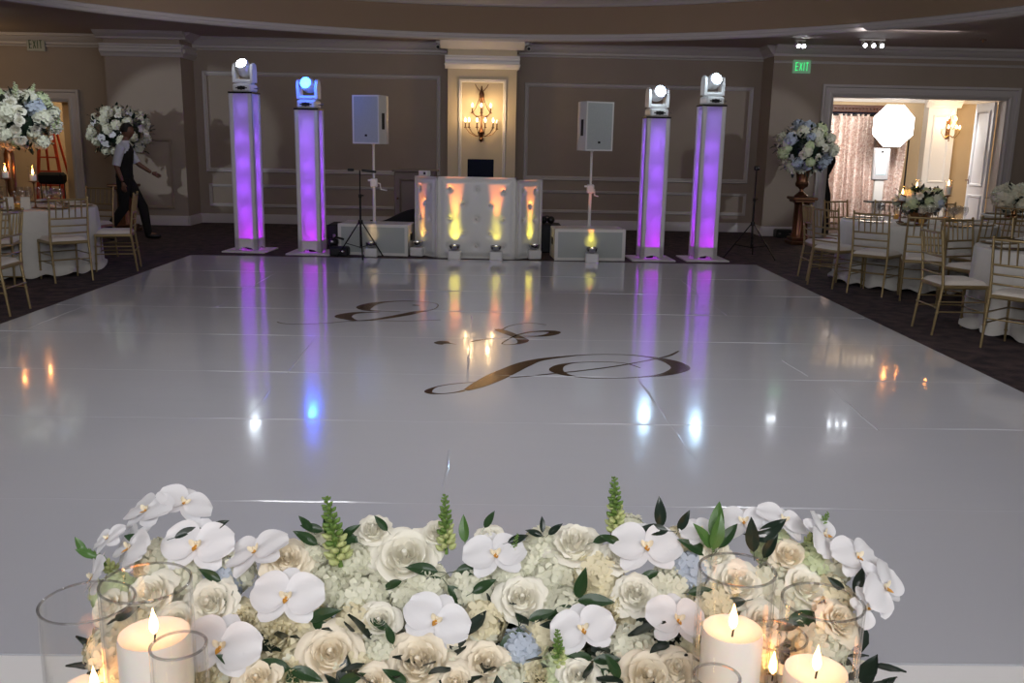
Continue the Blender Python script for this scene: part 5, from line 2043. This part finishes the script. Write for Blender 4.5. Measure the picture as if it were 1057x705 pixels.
for i, (x, y, z) in enumerate(arms + low):
    z0 = 0.48 if i < 3 else 0.13
    b = MB().tube([(0, -0.12, z0), (x * 0.35, -0.12 + (y + 0.12) * 0.35, z0 - 0.02), (x * 0.75, -0.12 + (y + 0.12) * 0.75, z - 0.14 if i < 3 else z - 0.19), (x, y, z - 0.10)], 0.007, 6)
    b.lathe([(0.006, -0.11), (0.03, -0.10), (0.028, -0.092), (0.011, -0.088), (0.011, 0.0)], 12, Matrix.Translation((x, y, z)))
    a_ = obj('arm', b, 'bronze_gold', t)
    b = MB().lathe([(0.008, 0.0), (0.016, 0.02), (0.018, 0.035), (0.01, 0.06), (0.001, 0.078)], 12, Matrix.Translation((x, y, z)))
    obj('bulb', b, 'bulb' if i != 8 else 'wax', a_)
    b = MB()
    for q in range(4):
        b.ball((x + 0.012 * sin(q * 2), y, z - 0.13 - 0.03 * q), 0.009 - 0.001 * q, 6, 5, None, (0.8, 0.8, 1.4))
    obj('crystal_drop', b, 'clear_glass', a_)
for (x, y, z, e_) in ((-0.17, -0.24, 0.72, 3.0), (0.17, -0.24, 0.72, 3.0), (0.0, -0.34, 0.45, 3.5), (-0.24, -0.24, 0.45, 2.2), (0.24, -0.24, 0.45, 2.2)):
    point((sx + x, 17.399 + y, 1.60 + z), e_ * 1.0, (1.0, 0.66, 0.32), 0.03, 'sconce_glow')

# sconce in the anteroom
P = W(979, 132, 21.1)
t = thing('wall_sconce', 'crystal candle sconce glowing on the pilaster in the room beyond', 'wall lamp', (P.x, 21.149, P.z - 0.3))
b = MB().box(-0.04, 0.04, -0.03, 0, 0.05, 0.5, None, 0.01)
b.tube([(0, -0.12, 0.0), (0, -0.12, 0.55)], 0.012, 8)
b.tube([(0, -0.03, 0.2), (0, -0.12, 0.2)], 0.012, 8)
obj('back_plate', b, 'bronze_gold', t)
for (x, y, z) in ((-0.2, -0.16, 0.28), (-0.1, -0.26, 0.28), (0.08, -0.26, 0.28), (0.2, -0.16, 0.28), (-0.1, -0.16, 0.46), (0.1, -0.16, 0.46), (0, -0.2, 0.58)):
    b = MB().tube([(0, -0.12, z - 0.14), (x * 0.6, -0.12 + (y + .12) * .6, z - 0.2), (x, y, z - 0.1), (x, y, z)], 0.008, 6)
    a_ = obj('arm', b, 'charger_gold', t)
    b = MB().lathe([(0.01, 0.0), (0.022, 0.025), (0.012, 0.06), (0.001, 0.085)], 10, Matrix.Translation((x, y, z)))
    obj('bulb', b, 'bulb', a_)
point((P.x, 20.8, P.z + 0.1), 12, (1.0, 0.68, 0.35), 0.1, 'sconce_glow')

# ------------------------------------------------------------------ sequin curtain, rail, softbox kiosk, black drape
YQ = 20.6
x0, x1 = W(852, 150, YQ).x, W(934, 150, YQ).x
zt = W(895, 118, YQ).z
t = thing('sequin_backdrop', 'rose gold sequin curtain in the room beyond the right doorway', 'curtain', ((x0 + x1) / 2, YQ, 0))
w_ = (x1 - x0) / 2
b = MB()


def cur(u, v):
    a = u * 2 * pi * 13
    am = 0.07 * (0.5 + 0.5 * (1 - v)) + 0.02
    x = -w_ + 2 * w_ * u + 0.02 * sin(a * 0.37 + 3 * v) + (0.05 * sin(5 * u + 2 * v) * (1 - v))
    return (x, am * sin(a + 0.8 * sin(3 * v + 9 * u)) + 0.03 * sin(a * 0.31), 0.01 + (zt - 0.01) * v)


b.grid(cur, 220, 14)
obj('sequin_panel', b, 'sequin_rose', t)
b = MB().tube([(-w_ - 0.1, 0, zt - 0.02), (w_ + 0.1, 0, zt - 0.02)], 0.018, 10)
for s_ in (-1, 1):
    b.tube([(s_ * (w_ + 0.08), 0, 0.01), (s_ * (w_ + 0.08), 0, zt)], 0.018, 10)
obj('support_frame', b, 'black_metal', t)
a_ = W(850, 113, 21.3); c_ = W(927, 113, 21.3)
t = thing('carved_mirror_frame', 'dark reddish carved wooden frame behind the sequin curtain', 'mirror', ((a_.x + c_.x) / 2, 21.36, 0.3))
hw_ = (c_.x - a_.x) / 2
zt2 = W(895, 108.5, 21.3).z - 0.3
b = MB()
for (q0, q1, z0, z1) in ((-hw_, hw_, zt2 - 0.16, zt2), (-hw_, -hw_ + 0.16, 0, zt2 - 0.16), (hw_ - 0.16, hw_, 0, zt2 - 0.16), (-hw_ + .16, hw_ - .16, 0, 0.16)):
    b.box(q0, q1, -0.05, 0.03, z0, z1, None, 0.015)
nb = int(hw_ * 2 / 0.08)
for k in range(nb):
    b.ball((-hw_ + 0.04 + k * 0.08, -0.05, zt2 - 0.08), 0.028, 8, 6)
obj('frame', b, 'walnut', t)
b = MB().box(-hw_ + 0.15, hw_ - 0.15, -0.01, 0.01, 0.15, zt2 - 0.15)
obj('mirror_glass', b, 'screen_dark', t, False)

YS = 19.4
YS2 = 19.95
P = W(921.5, 130, YS2)
R_ = 20.5 / F_PX * (P - CAMPOS).length
K = W(909, 169, YS)
t = thing('photo_booth_kiosk', 'white photo kiosk with a glowing tablet in the room beyond', 'photo booth', (K.x, YS, 0))
b = MB()
zk0, zk1 = W(909, 186, YS).z, W(909, 153, YS).z
b.box(-0.17, 0.17, -0.05, 0.05, zk0, zk1, None, 0.02)
obj('head_unit', b, 'kiosk_white', t, False)
b = MB().box(-0.095, 0.095, -0.056, -0.051, zk0 + 0.12, zk1 - 0.17)
obj('tablet_screen', b, 'screen_glow', t, False)
b = MB().lathe([(0.02, -0.003), (0.02, 0.003)], 14, Matrix.Translation((0, -0.052, zk1 - 0.07)) @ Matrix.Rotation(pi / 2, 4, 'X'))
obj('camera_lens', b, 'black_plastic', t)
b = MB().box(-0.10, 0.10, -0.03, 0.03, 0.06, zk0, None, 0.01)
b.box(-0.28, 0.28, -0.2, 0.2, 0.0, 0.06, None, 0.02)
obj('column', b, 'white_plastic', t, False)
b = MB().box(-0.30, 0.30, -0.25, -0.03, W(909, 207, YS).z - 0.04, W(909, 207, YS).z, None, 0.01)
obj('shelf', b, 'black_plastic', t, False)
t = thing('softbox_light', 'large glowing white octagonal softbox above the photo kiosk', 'studio light', (P.x, YS2 + 0.12, 0))
M = Matrix.Translation((0, 0, P.z)) @ Matrix.Rotation(pi / 2, 4, 'X') @ Matrix.Rotation(pi / 8, 4, 'Z')
b = MB().lathe([(0.001, 0.17), (R_ * 0.6, 0.168), (R_ * 1.0, 0.16), (R_ * 1.0, 0.157), (0.001, 0.157)], 8, M)
obj('diffuser', b, 'softbox', t, False)
b = MB().lathe([(R_ * 0.99, 0.155), (R_ * 0.99, 0.13), (R_ * 0.5, -0.08), (0.08, -0.16), (0.001, -0.16)], 8, M)
obj('shell', b, 'black_cloth', t, False)
b = MB().tube([(0, 0.12, 0.02), (0, 0.12, P.z)], 0.014, 8)
for k in range(3):
    a = 2 * pi * k / 3 + 0.5
    b.tube([(0, 0.12, 0.35), (0.35 * cos(a), 0.12 + 0.35 * sin(a), 0.012)], 0.01, 6)
obj('stand', b, 'white_paint', t)

t = thing('gathered_drape', 'black drape gathered like an hourglass beside the left jamb of the right doorway', 'curtain', (W(850, 200, 17.75).x, 17.75, 0))
b = MB()
dz = [(0.0, 0.15), (0.45, 0.15), (0.75, 0.13), (0.95, 0.075), (1.08, 0.06), (1.22, 0.12), (1.36, 0.17), (1.45, 0.15), (1.5, 0.03)]
rows = []
N_ = 40
for (z, r) in dz:
    rows.append([(r * (1 + 0.12 * sin(9 * 2 * pi * k / N_)) * cos(2 * pi * k / N_), 0.5 * r * (1 + 0.12 * sin(9 * 2 * pi * k / N_)) * sin(2 * pi * k / N_), z + 0.005) for k in range(N_)])
vs = sum(rows, [])
fs = []
for i in range(len(rows) - 1):
    for k in range(N_):
        j = (k + 1) % N_
        fs.append((i * N_ + k, i * N_ + j, (i + 1) * N_ + j, (i + 1) * N_ + k))
b.add(vs, fs)
obj('folds', b, 'black_cloth', t)
b = MB().lathe([(0.07, 1.05), (0.08, 1.06), (0.08, 1.10), (0.07, 1.11)], 20, Matrix.Diagonal((1, 0.55, 1, 1)))
obj('tieback', b, 'backdrop_black', t)

# ------------------------------------------------------------------ step ladder and case beyond the left doorway
YL = 19.2
a_ = W(39, 100, YL); bl = W(44, 178, YL); br = W(57, 178, YL)
t = thing('step_ladder', 'orange step ladder standing in the doorway behind the tall flowers', 'ladder', (a_.x + 0.1, YL, 0))
top = a_.z
slope = (br.x - a_.x) / (a_.z - br.z)
for s_ in (-1, 1):
    b = MB().box(-0.03, 0.03, -0.015, 0.015, 0, sqrt(top ** 2 + (0.2 + 0.13) ** 2), Matrix.Translation((s_ * 0.30, 0, 0)) @ Matrix.Rotation(-s_ * 0.1, 4, 'Y'))
    obj('side_rail', b, 'ladder_orange', t, False)
    b = MB().box(-0.02, 0.02, -0.015, 0.015, 0, top * 1.03, Matrix.Translation((s_ * 0.27, 0.6, 0)) @ Matrix.Rotation(-s_ * 0.09, 4, 'Y') @ Matrix.Rotation(0.24, 4, 'X'))
    obj('rear_rail', b, 'ladder_orange', t, False)
for k in range(7):
    z = 0.28 + k * 0.28
    hw2 = 0.30 - 0.1 * z
    b = MB().box(-hw2, hw2, -0.04, 0.05, z, z + 0.03)
    obj('step', b, 'ladder_orange' if k != 4 else 'exit_plate', t, False)
t = thing('garment_case', 'black padded case lying on a cart in the left doorway', 'case', (W(55, 184, 18.3).x, 18.3, 0))
zc0, zc1 = W(55, 190, 18.3).z, W(55, 178, 18.3).z
b = MB().box(-0.26, 0.22, -0.14, 0.14, zc0, zc1, None, 0.05)
obj('body', b, 'black_cloth', t, False)
b = MB()
for sx_ in (-1, 1):
    for sy_ in (-1, 1):
        b.tube([(sx_ * 0.18 - .02, sy_ * 0.1, 0), (sx_ * 0.18 - .02, sy_ * 0.1, zc0)], 0.012, 8)
obj('cart_frame', b, 'black_metal', t)

# ------------------------------------------------------------------ ceiling spot fixtures
def track_light(x, y, label, heads, span, gm='spot_glow'):
    t = thing('ceiling_spotlight', label, 'spotlight', (x, y, CEIL))
    b = MB().box(-span / 2, span / 2, -0.025, 0.025, -0.03, -0.001, None, 0.005)
    obj('track', b, 'white_paint', t, False)
    for k in range(heads):
        hx = (-span / 2 + span * (k + 0.5) / heads)
        M = Matrix.Translation((hx, -0.02, -0.09)) @ Matrix.Rotation(radians(115), 4, 'X')
        b = MB().lathe([(0.001, -0.06), (0.03, -0.055), (0.036, 0.0), (0.042, 0.06), (0.038, 0.062), (0.001, 0.05)], 16, M)
        b.tube([(hx, 0, -0.03), (hx, 0, -0.08)], 0.008, 6)
        hd = obj('lamp_head', b, 'white_paint', t)
        b = MB().lathe([(0.037, 0.056), (0.02, 0.064), (0.001, 0.066)], 14, M)
        obj('lens', b, gm, hd)
    return t


P = W(822, 47, 16.4)
track_light(P.x, 16.2, 'bright white ceiling spotlight left of the green exit sign', 2, 0.18)
P = W(900, 48, 15.9)
track_light(P.x, 15.9, 'ceiling track with three bright white spot heads above the right doorway', 3, 0.42)
P = W(463, 47, 16.9)
for (px, lab) in ((452, 'small unlit ceiling spotlight left of the centre pilaster'), (546, 'small unlit ceiling spotlight right of the centre pilaster')):
    P = W(px, 46, 17.55)
    track_light(P.x, 17.62, lab, 1, 0.12, 'black_plastic')
P = G(1015, 41, CEIL)
t = thing('ceiling_sprinkler', 'small dark sprinkler head in the ceiling at upper right', 'sprinkler', (P.x, P.y, CEIL))
b = MB().lathe([(0.05, -0.001), (0.05, -0.008), (0.012, -0.012), (0.01, -0.04), (0.025, -0.042), (0.025, -0.046), (0.001, -0.046)], 16)
obj('escutcheon', b, 'bronze_gold', t)


# ------------------------------------------------------------------ waiter
def skin_mesh(name, verts, edges, radii, mat, parent, sub=2, root=0, label=None):
    me = bpy.data.meshes.new(name)
    me.from_pydata(verts, edges, [])
    o = link(name, me, parent)
    sk = o.modifiers.new('skin', 'SKIN')
    sk.use_smooth_shade = True
    if not me.skin_vertices:
        pass
    for i, r in enumerate(radii):
        sv = me.skin_vertices[0].data[i] if me.skin_vertices else None
        if sv:
            sv.radius = r if isinstance(r, tuple) else (r, r)
            sv.use_root = (i == root)
    ss = o.modifiers.new('sub', 'SUBSURF')
    ss.levels = sub
    ss.render_levels = sub
    me.materials.append(MATS[mat])
    if label:
        o['label'] = label
    return o


def skinned(name, verts, edges, radii, mat, parent, sub=2, root=0, label=None):
    import bmesh
    me = bpy.data.meshes.new(name)
    bm = bmesh.new()
    lay = bm.verts.layers.skin.verify()
    vs = []
    for v, r in zip(verts, radii):
        bv = bm.verts.new(v)
        rr_ = r if isinstance(r, tuple) else (r, r)
        bv[lay].radius = rr_
        vs.append(bv)
    vs[root][lay].use_root = True
    for a, c in edges:
        bm.edges.new((vs[a], vs[c]))
    bm.to_mesh(me)
    bm.free()
    me.materials.append(MATS[mat])
    o = link(name, me, parent)
    sk = o.modifiers.new('skin', 'SKIN')
    sk.use_smooth_shade = True
    ss = o.modifiers.new('sub', 'SUBSURF')
    ss.levels = sub
    ss.render_levels = sub
    if label:
        o['label'] = label
    return o


mp = W(131, 127, 14.6)
t = thing('person', 'waiter in black vest and white shirt walking past the left table', 'person', (mp.x - 0.09, 14.6, 0), radians(-90 + 8))
# local frame: +y is the walking direction, +x is the person's right (towards the camera)
hip = 0.93
J = {
    'pelvis': (0, 0, 0.96), 'spine': (0, 0.01, 1.14), 'chest': (0, 0.02, 1.32), 'neck0': (0, 0.03, 1.46), 'neck': (0, 0.055, 1.53), 'head': (0, 0.075, 1.62),
    'hipR': (0.10, 0.0, 0.91), 'kneeR': (0.10, -0.02, 0.50), 'ankR': (0.10, -0.30, 0.12), 'toeR': (0.10, -0.20, 0.03),
    'hipL': (-0.10, 0.01, 0.91), 'kneeL': (-0.10, 0.22, 0.50), 'ankL': (-0.09, 0.28, 0.09), 'toeL': (-0.09, 0.44, 0.035),
    'shR': (0.18, 0.01, 1.42), 'elR': (0.22, -0.06, 1.14), 'wrR': (0.22, 0.02, 0.90),
    'shL': (-0.18, 0.03, 1.42), 'elL': (-0.22, 0.14, 1.18), 'wrL': (-0.20, 0.36, 1.03),
}
names = list(J)
vi = {n_: i for i, n_ in enumerate(names)}
verts = [J[n_] for n_ in names]
rad = {'pelvis': (0.135, 0.10), 'spine': (0.125, 0.095), 'chest': (0.15, 0.105), 'neck0': (0.075, 0.065), 'neck': 0.052, 'head': 0.05,
       'hipR': 0.092, 'kneeR': 0.058, 'ankR': 0.04, 'toeR': 0.035, 'hipL': 0.092, 'kneeL': 0.058, 'ankL': 0.04, 'toeL': 0.035,
       'shR': 0.062, 'elR': 0.042, 'wrR': 0.028, 'shL': 0.062, 'elL': 0.042, 'wrL': 0.028}


def sub_body(name, keys, pairs, mat, grow=1.0, root=0, over=None, label=None):
    vs = []
    rs = []
    ix = {}
    for k_ in keys:
        ix[k_] = len(vs)
        vs.append(over[k_][0] if over and k_ in over else J[k_])
        r = over[k_][1] if over and k_ in over else rad[k_]
        rs.append(tuple(q * grow for q in r) if isinstance(r, tuple) else r * grow)
    return skinned(name, vs, [(ix[a], ix[c]) for a, c in pairs], rs, mat, t, 2, root, label)


sub_body('body', names, [('pelvis', 'spine'), ('spine', 'chest'), ('chest', 'neck0'), ('neck0', 'neck'), ('neck', 'head'), ('pelvis', 'hipR'), ('hipR', 'kneeR'), ('kneeR', 'ankR'), ('ankR', 'toeR'),
                         ('pelvis', 'hipL'), ('hipL', 'kneeL'), ('kneeL', 'ankL'), ('ankL', 'toeL'), ('chest', 'shR'), ('shR', 'elR'), ('elR', 'wrR'), ('chest', 'shL'), ('shL', 'elL'), ('elL', 'wrL')], 'skin')
def loft(rings, n=24, cap=True):
    b = MB()
    vs, fs = [], []
    for (cx, cy, z, rx, ry) in rings:
        for k in range(n):
            th = 2 * pi * k / n
            vs.append((cx + rx * cos(th), cy + ry * sin(th), z))
    for i in range(len(rings) - 1):
        for k in range(n):
            j = (k + 1) % n
            fs.append((i * n + k, i * n + j, (i + 1) * n + j, (i + 1) * n + k))
    if cap:
        fs.append(tuple(range(n - 1, -1, -1)))
        fs.append(tuple(range((len(rings) - 1) * n, len(rings) * n)))
    return b.add(vs, fs)


def jl(a, c, f):
    return tuple(p * (1 - f) + q * f for p, q in zip(J[a], J[c]))


b = loft([(0, 0.0, 0.80, 0.15, 0.10), (0, 0.0, 0.86, 0.175, 0.125), (0, 0, 0.95, 0.172, 0.125), (0, 0, 1.03, 0.152, 0.11)])
for q in 'RL':
    b.tube([jl('hip' + q, 'knee' + q, -0.1), jl('hip' + q, 'knee' + q, 0.25), jl('hip' + q, 'knee' + q, 0.7), J['knee' + q], jl('knee' + q, 'ank' + q, 0.4), jl('knee' + q, 'ank' + q, 0.85), jl('knee' + q, 'ank' + q, 1.05)],
           [0.098, 0.098, 0.080, 0.076, 0.070, 0.060, 0.058], 16)
obj('trousers', b, 'black_cloth', t)
b = loft([(0, 0, 1.0, 0.150, 0.108), (0, 0.005, 1.12, 0.152, 0.112), (0, 0.012, 1.25, 0.168, 0.122), (0, 0.018, 1.36, 0.185, 0.125), (0, 0.02, 1.42, 0.185, 0.115), (0, 0.025, 1.46, 0.14, 0.09), (0, 0.035, 1.49, 0.078, 0.068), (0, 0.045, 1.525, 0.062, 0.06)])
for q in 'RL':
    sg = 1 if q == 'R' else -1
    b.tube([(sg * 0.12, 0.015, 1.435), J['sh' + q], jl('sh' + q, 'el' + q, 0.45), jl('sh' + q, 'el' + q, 0.85), jl('sh' + q, 'el' + q, 0.98)], [0.055, 0.070, 0.066, 0.062, 0.060], 14)
obj('shirt', b, 'shirt_white', t, label='white rolled sleeve shirt')
b = loft([(0, 0, 0.965, 0.176, 0.130), (0, 0.0, 1.02, 0.165, 0.122), (0, 0.005, 1.12, 0.160, 0.120), (0, 0.012, 1.25, 0.174, 0.130), (0, 0.018, 1.36, 0.180, 0.134), (0, 0.02, 1.42, 0.155, 0.124), (0, 0.022, 1.455, 0.115, 0.098), (0, 0.03, 1.485, 0.088, 0.076)])
obj('vest', b, 'black_cloth', t, label='black vest')
# head with a face
b = MB()
hc = Vector((0, 0.085, 1.665))


def headf(u, v):
    a = 2 * pi * u
    z = -cos(pi * v)
    r = sin(pi * v)
    x, y = r * cos(a), r * sin(a)
    X = x * 0.075 * (1 - 0.22 * max(0, -z))
    Y_ = y * 0.095 * (1 - 0.15 * max(0, -z))
    Z = z * 0.118
    if y > 0.85:
        if -0.35 < z < 0.1 and abs(x) < 0.25:
            Y_ += 0.018 * (1 - abs(x) / 0.25) * (0.1 - z) / 0.45
        if 0.0 < z < 0.25 and 0.15 < abs(x) < 0.5:
            Y_ -= 0.006
        if -0.62 < z < -0.5:
            Y_ -= 0.004
    return (hc.x + X, hc.y + Y_, hc.z + Z)


b.grid(headf, 32, 24)
for s_ in (-1, 1):
    b.ball((s_ * 0.076, 0.075, 1.66), 0.024, 8, 8, None, (0.35, 0.7, 1.1))
obj('head', b, 'skin', t)
b = MB()


def hairf(u, v):
    a = 2 * pi * u
    vv = 0.46 + 0.54 * v
    z = -cos(pi * vv)
    r = sin(pi * vv)
    x, y = r * cos(a), r * sin(a)
    lift = 1.09
    if y > 0.25:
        z = max(z, 0.42 + 0.15 * y)
    return (x * 0.078 * lift, hc.y - 0.006 + y * 0.097 * lift, hc.z + 0.004 + z * 0.125)


b.grid(hairf, 32, 14)
obj('hair', b, 'hair', t)
# hands
for s_, wr, dr in ((1, 'wrR', Vector((0.0, 0.10, -1))), (-1, 'wrL', Vector((0.0, 1.0, -0.45)))):
    w = Vector(J[wr]); dr.normalize()
    side = Vector((1, 0, 0))
    up_ = side.cross(dr)
    vs = [tuple(w), tuple(w + dr * 0.05)]
    ed = [(0, 1)]
    rs = [0.026, (0.016, 0.03)]
    for k in range(4):
        b0 = w + dr * 0.085 + up_ * (0.027 - 0.018 * k)
        L_ = (0.07, 0.078, 0.072, 0.056)[k]
        bend = side * (-s_) * 0.02
        p1 = b0 + dr * L_ * 0.5 + bend * 0.3
        p2 = b0 + dr * L_ * 0.95 + bend
        i0 = len(vs)
        vs += [tuple(b0), tuple(p1), tuple(p2)]
        rs += [0.011, 0.009, 0.0075]
        ed += [(1, i0), (i0, i0 + 1), (i0 + 1, i0 + 2)]
    i0 = len(vs)
    th0 = w + dr * 0.04 + up_ * 0.03
    vs += [tuple(th0), tuple(th0 + dr * 0.035 + up_ * 0.018)]
    rs += [0.012, 0.009]
    ed += [(1, i0), (i0, i0 + 1)]
    skinned('hand', vs, ed, rs, 'skin', t, 1)
for s_, an, toe, flat in ((1, 'ankR', 'toeR', 0.5), (-1, 'ankL', 'toeL', 0.0)):
    A = Vector(J[an])
    Rm = Matrix.Translation(A) @ Matrix.Rotation(-flat, 4, 'X')
    b = MB().ball((0, 0.07, -0.045), 0.05, 14, 10, Rm, (0.9, 2.5, 0.8))
    b.ball((0, 0.0, -0.02), 0.05, 12, 8, Rm, (0.9, 1.1, 1.2))
    obj('shoe', b, 'black_plastic', t)

# ------------------------------------------------------------------ lights
def area(name, loc, target, sx_, sy_, e_, col):
    ld = bpy.data.lights.new(name, 'AREA')
    ld.shape = 'RECTANGLE'
    ld.size, ld.size_y = sx_, sy_
    ld.energy = e_
    ld.color = col
    lo = bpy.data.objects.new(name, ld)
    COL.objects.link(lo)
    lo.location = loc
    d = Vector(target) - Vector(loc)
    lo.rotation_euler = d.to_track_quat('-Z', 'Y').to_euler()
    return lo


def spot(name, loc, target, ang, e_, col, blend=0.4, r=0.04):
    ld = bpy.data.lights.new(name, 'SPOT')
    ld.energy = e_
    ld.color = col
    ld.spot_size = radians(ang)
    ld.spot_blend = blend
    ld.shadow_soft_size = r
    lo = bpy.data.objects.new(name, ld)
    COL.objects.link(lo)
    lo.location = loc
    lo.rotation_euler = (Vector(target) - Vector(loc)).to_track_quat('-Z', 'Y').to_euler()
    return lo


# unseen area lamps added as fill for the room, tray ceiling and back wall
area('tray_fill', (0, 1.8, 4.05), (0, 3.2, 0), 5.0, 1.2, 170, (0.94, 0.97, 1.0))  # added overhead fill, no fixture in the tray
area('tray_fill', (0, 5.2, 4.05), (0, 7.0, 0), 5.0, 0.8, 95, (0.95, 0.97, 1.0))
area('rear_fill', (0, -2.5, 3.2), (0, 9, 1.4), 5.0, 0.8, 190, (0.97, 0.98, 1.0))  # added fill from behind the camera
spot('front_spot', (2.6, -1.2, 3.3), (0.0, 1.6, 0.8), 62, 95, (1.0, 0.97, 0.93), 0.6, 0.06)
for x in (-3.6, 0.0, 3.6):
    area('ceiling_fill', (x, 4.2, 3.5), (x, 4.6, 4.12), 2.2, 1.6, 36, (0.96, 0.97, 1.0))  # added upward fill floating below the tray ceiling, no cove there
for x, y in ((-8.5, 14.2), (-4.6, 13.6), (-1.6, 13.6), (2.2, 13.6), (6.2, 14.6), (9.8, 14.2)):
    area('wall_fill', (x, y, 3.33), (x, 17.8, 1.3), 1.6, 0.2, 5, (1.0, 0.93, 0.92))  # added fill that brightens the back wall, no fixtures there
# pin spots on the flowers
spot('pin_spot', (-8.45, 9.65, 2.25), (zc2.x + 0.12, PY + 0.3, 1.72), 19, 420, (0.85, 0.93, 1.0), 0.35, 0.03)
spot('pin_spot', (7.9, 9.6, 2.7), (5.1, PY + 0.3, 1.6), 19, 330, (0.88, 0.94, 1.0), 0.35, 0.03)
spot('pin_spot', (-2.8, 8.5, 3.9), (vx + 0.1, vy, 1.75), 16, 260, (0.86, 0.95, 1.0), 0.4, 0.05)
spot('pin_spot', (3.5, 15.0, 3.35), (5.4, 11.3, 0.9), 40, 120, (0.95, 0.97, 1.0), 0.6, 0.05)
spot('pin_spot', (9.0, 14.5, 3.35), (c.x, TR3.y, 1.0), 36, 160, (0.9, 0.95, 1.0), 0.6, 0.05)
# warm light at the left doorway and anteroom
point((-8.7, 19.2, 2.5), 40, (1.0, 0.85, 0.62), 0.15, 'corridor_lamp')
point((-9.6, 16.2, 2.9), 14, (1.0, 0.68, 0.34), 0.15, 'wall_lamp')
area('anteroom_lamp', (8.0, 18.6, 2.8), (8.0, 20.6, 1.0), 2.0, 0.8, 210, (1.0, 0.95, 0.88))
point((11.2, 19.5, 2.2), 40, (1.0, 0.75, 0.45), 0.2, 'anteroom_sconce')

w = bpy.data.worlds.new('World')
scene.world = w
w.use_nodes = True
w.node_tree.nodes['Background'].inputs['Color'].default_value = (0.9, 0.92, 1.0, 1)
w.node_tree.nodes['Background'].inputs['Strength'].default_value = 0.0

vs_ = scene.view_settings
vs_.view_transform = 'Standard'
vs_.look = 'None'
vs_.gamma = 1
vs_.exposure = 0.0
vs_.use_curve_mapping = False
cy = scene.cycles
cy.use_denoising = True
cy.max_bounces = 8
cy.diffuse_bounces = 4
cy.glossy_bounces = 4
cy.transparent_max_bounces = 24
cy.transmission_bounces = 4
cy.sample_clamp_indirect = 6
cy.caustics_reflective = False
cy.caustics_refractive = False
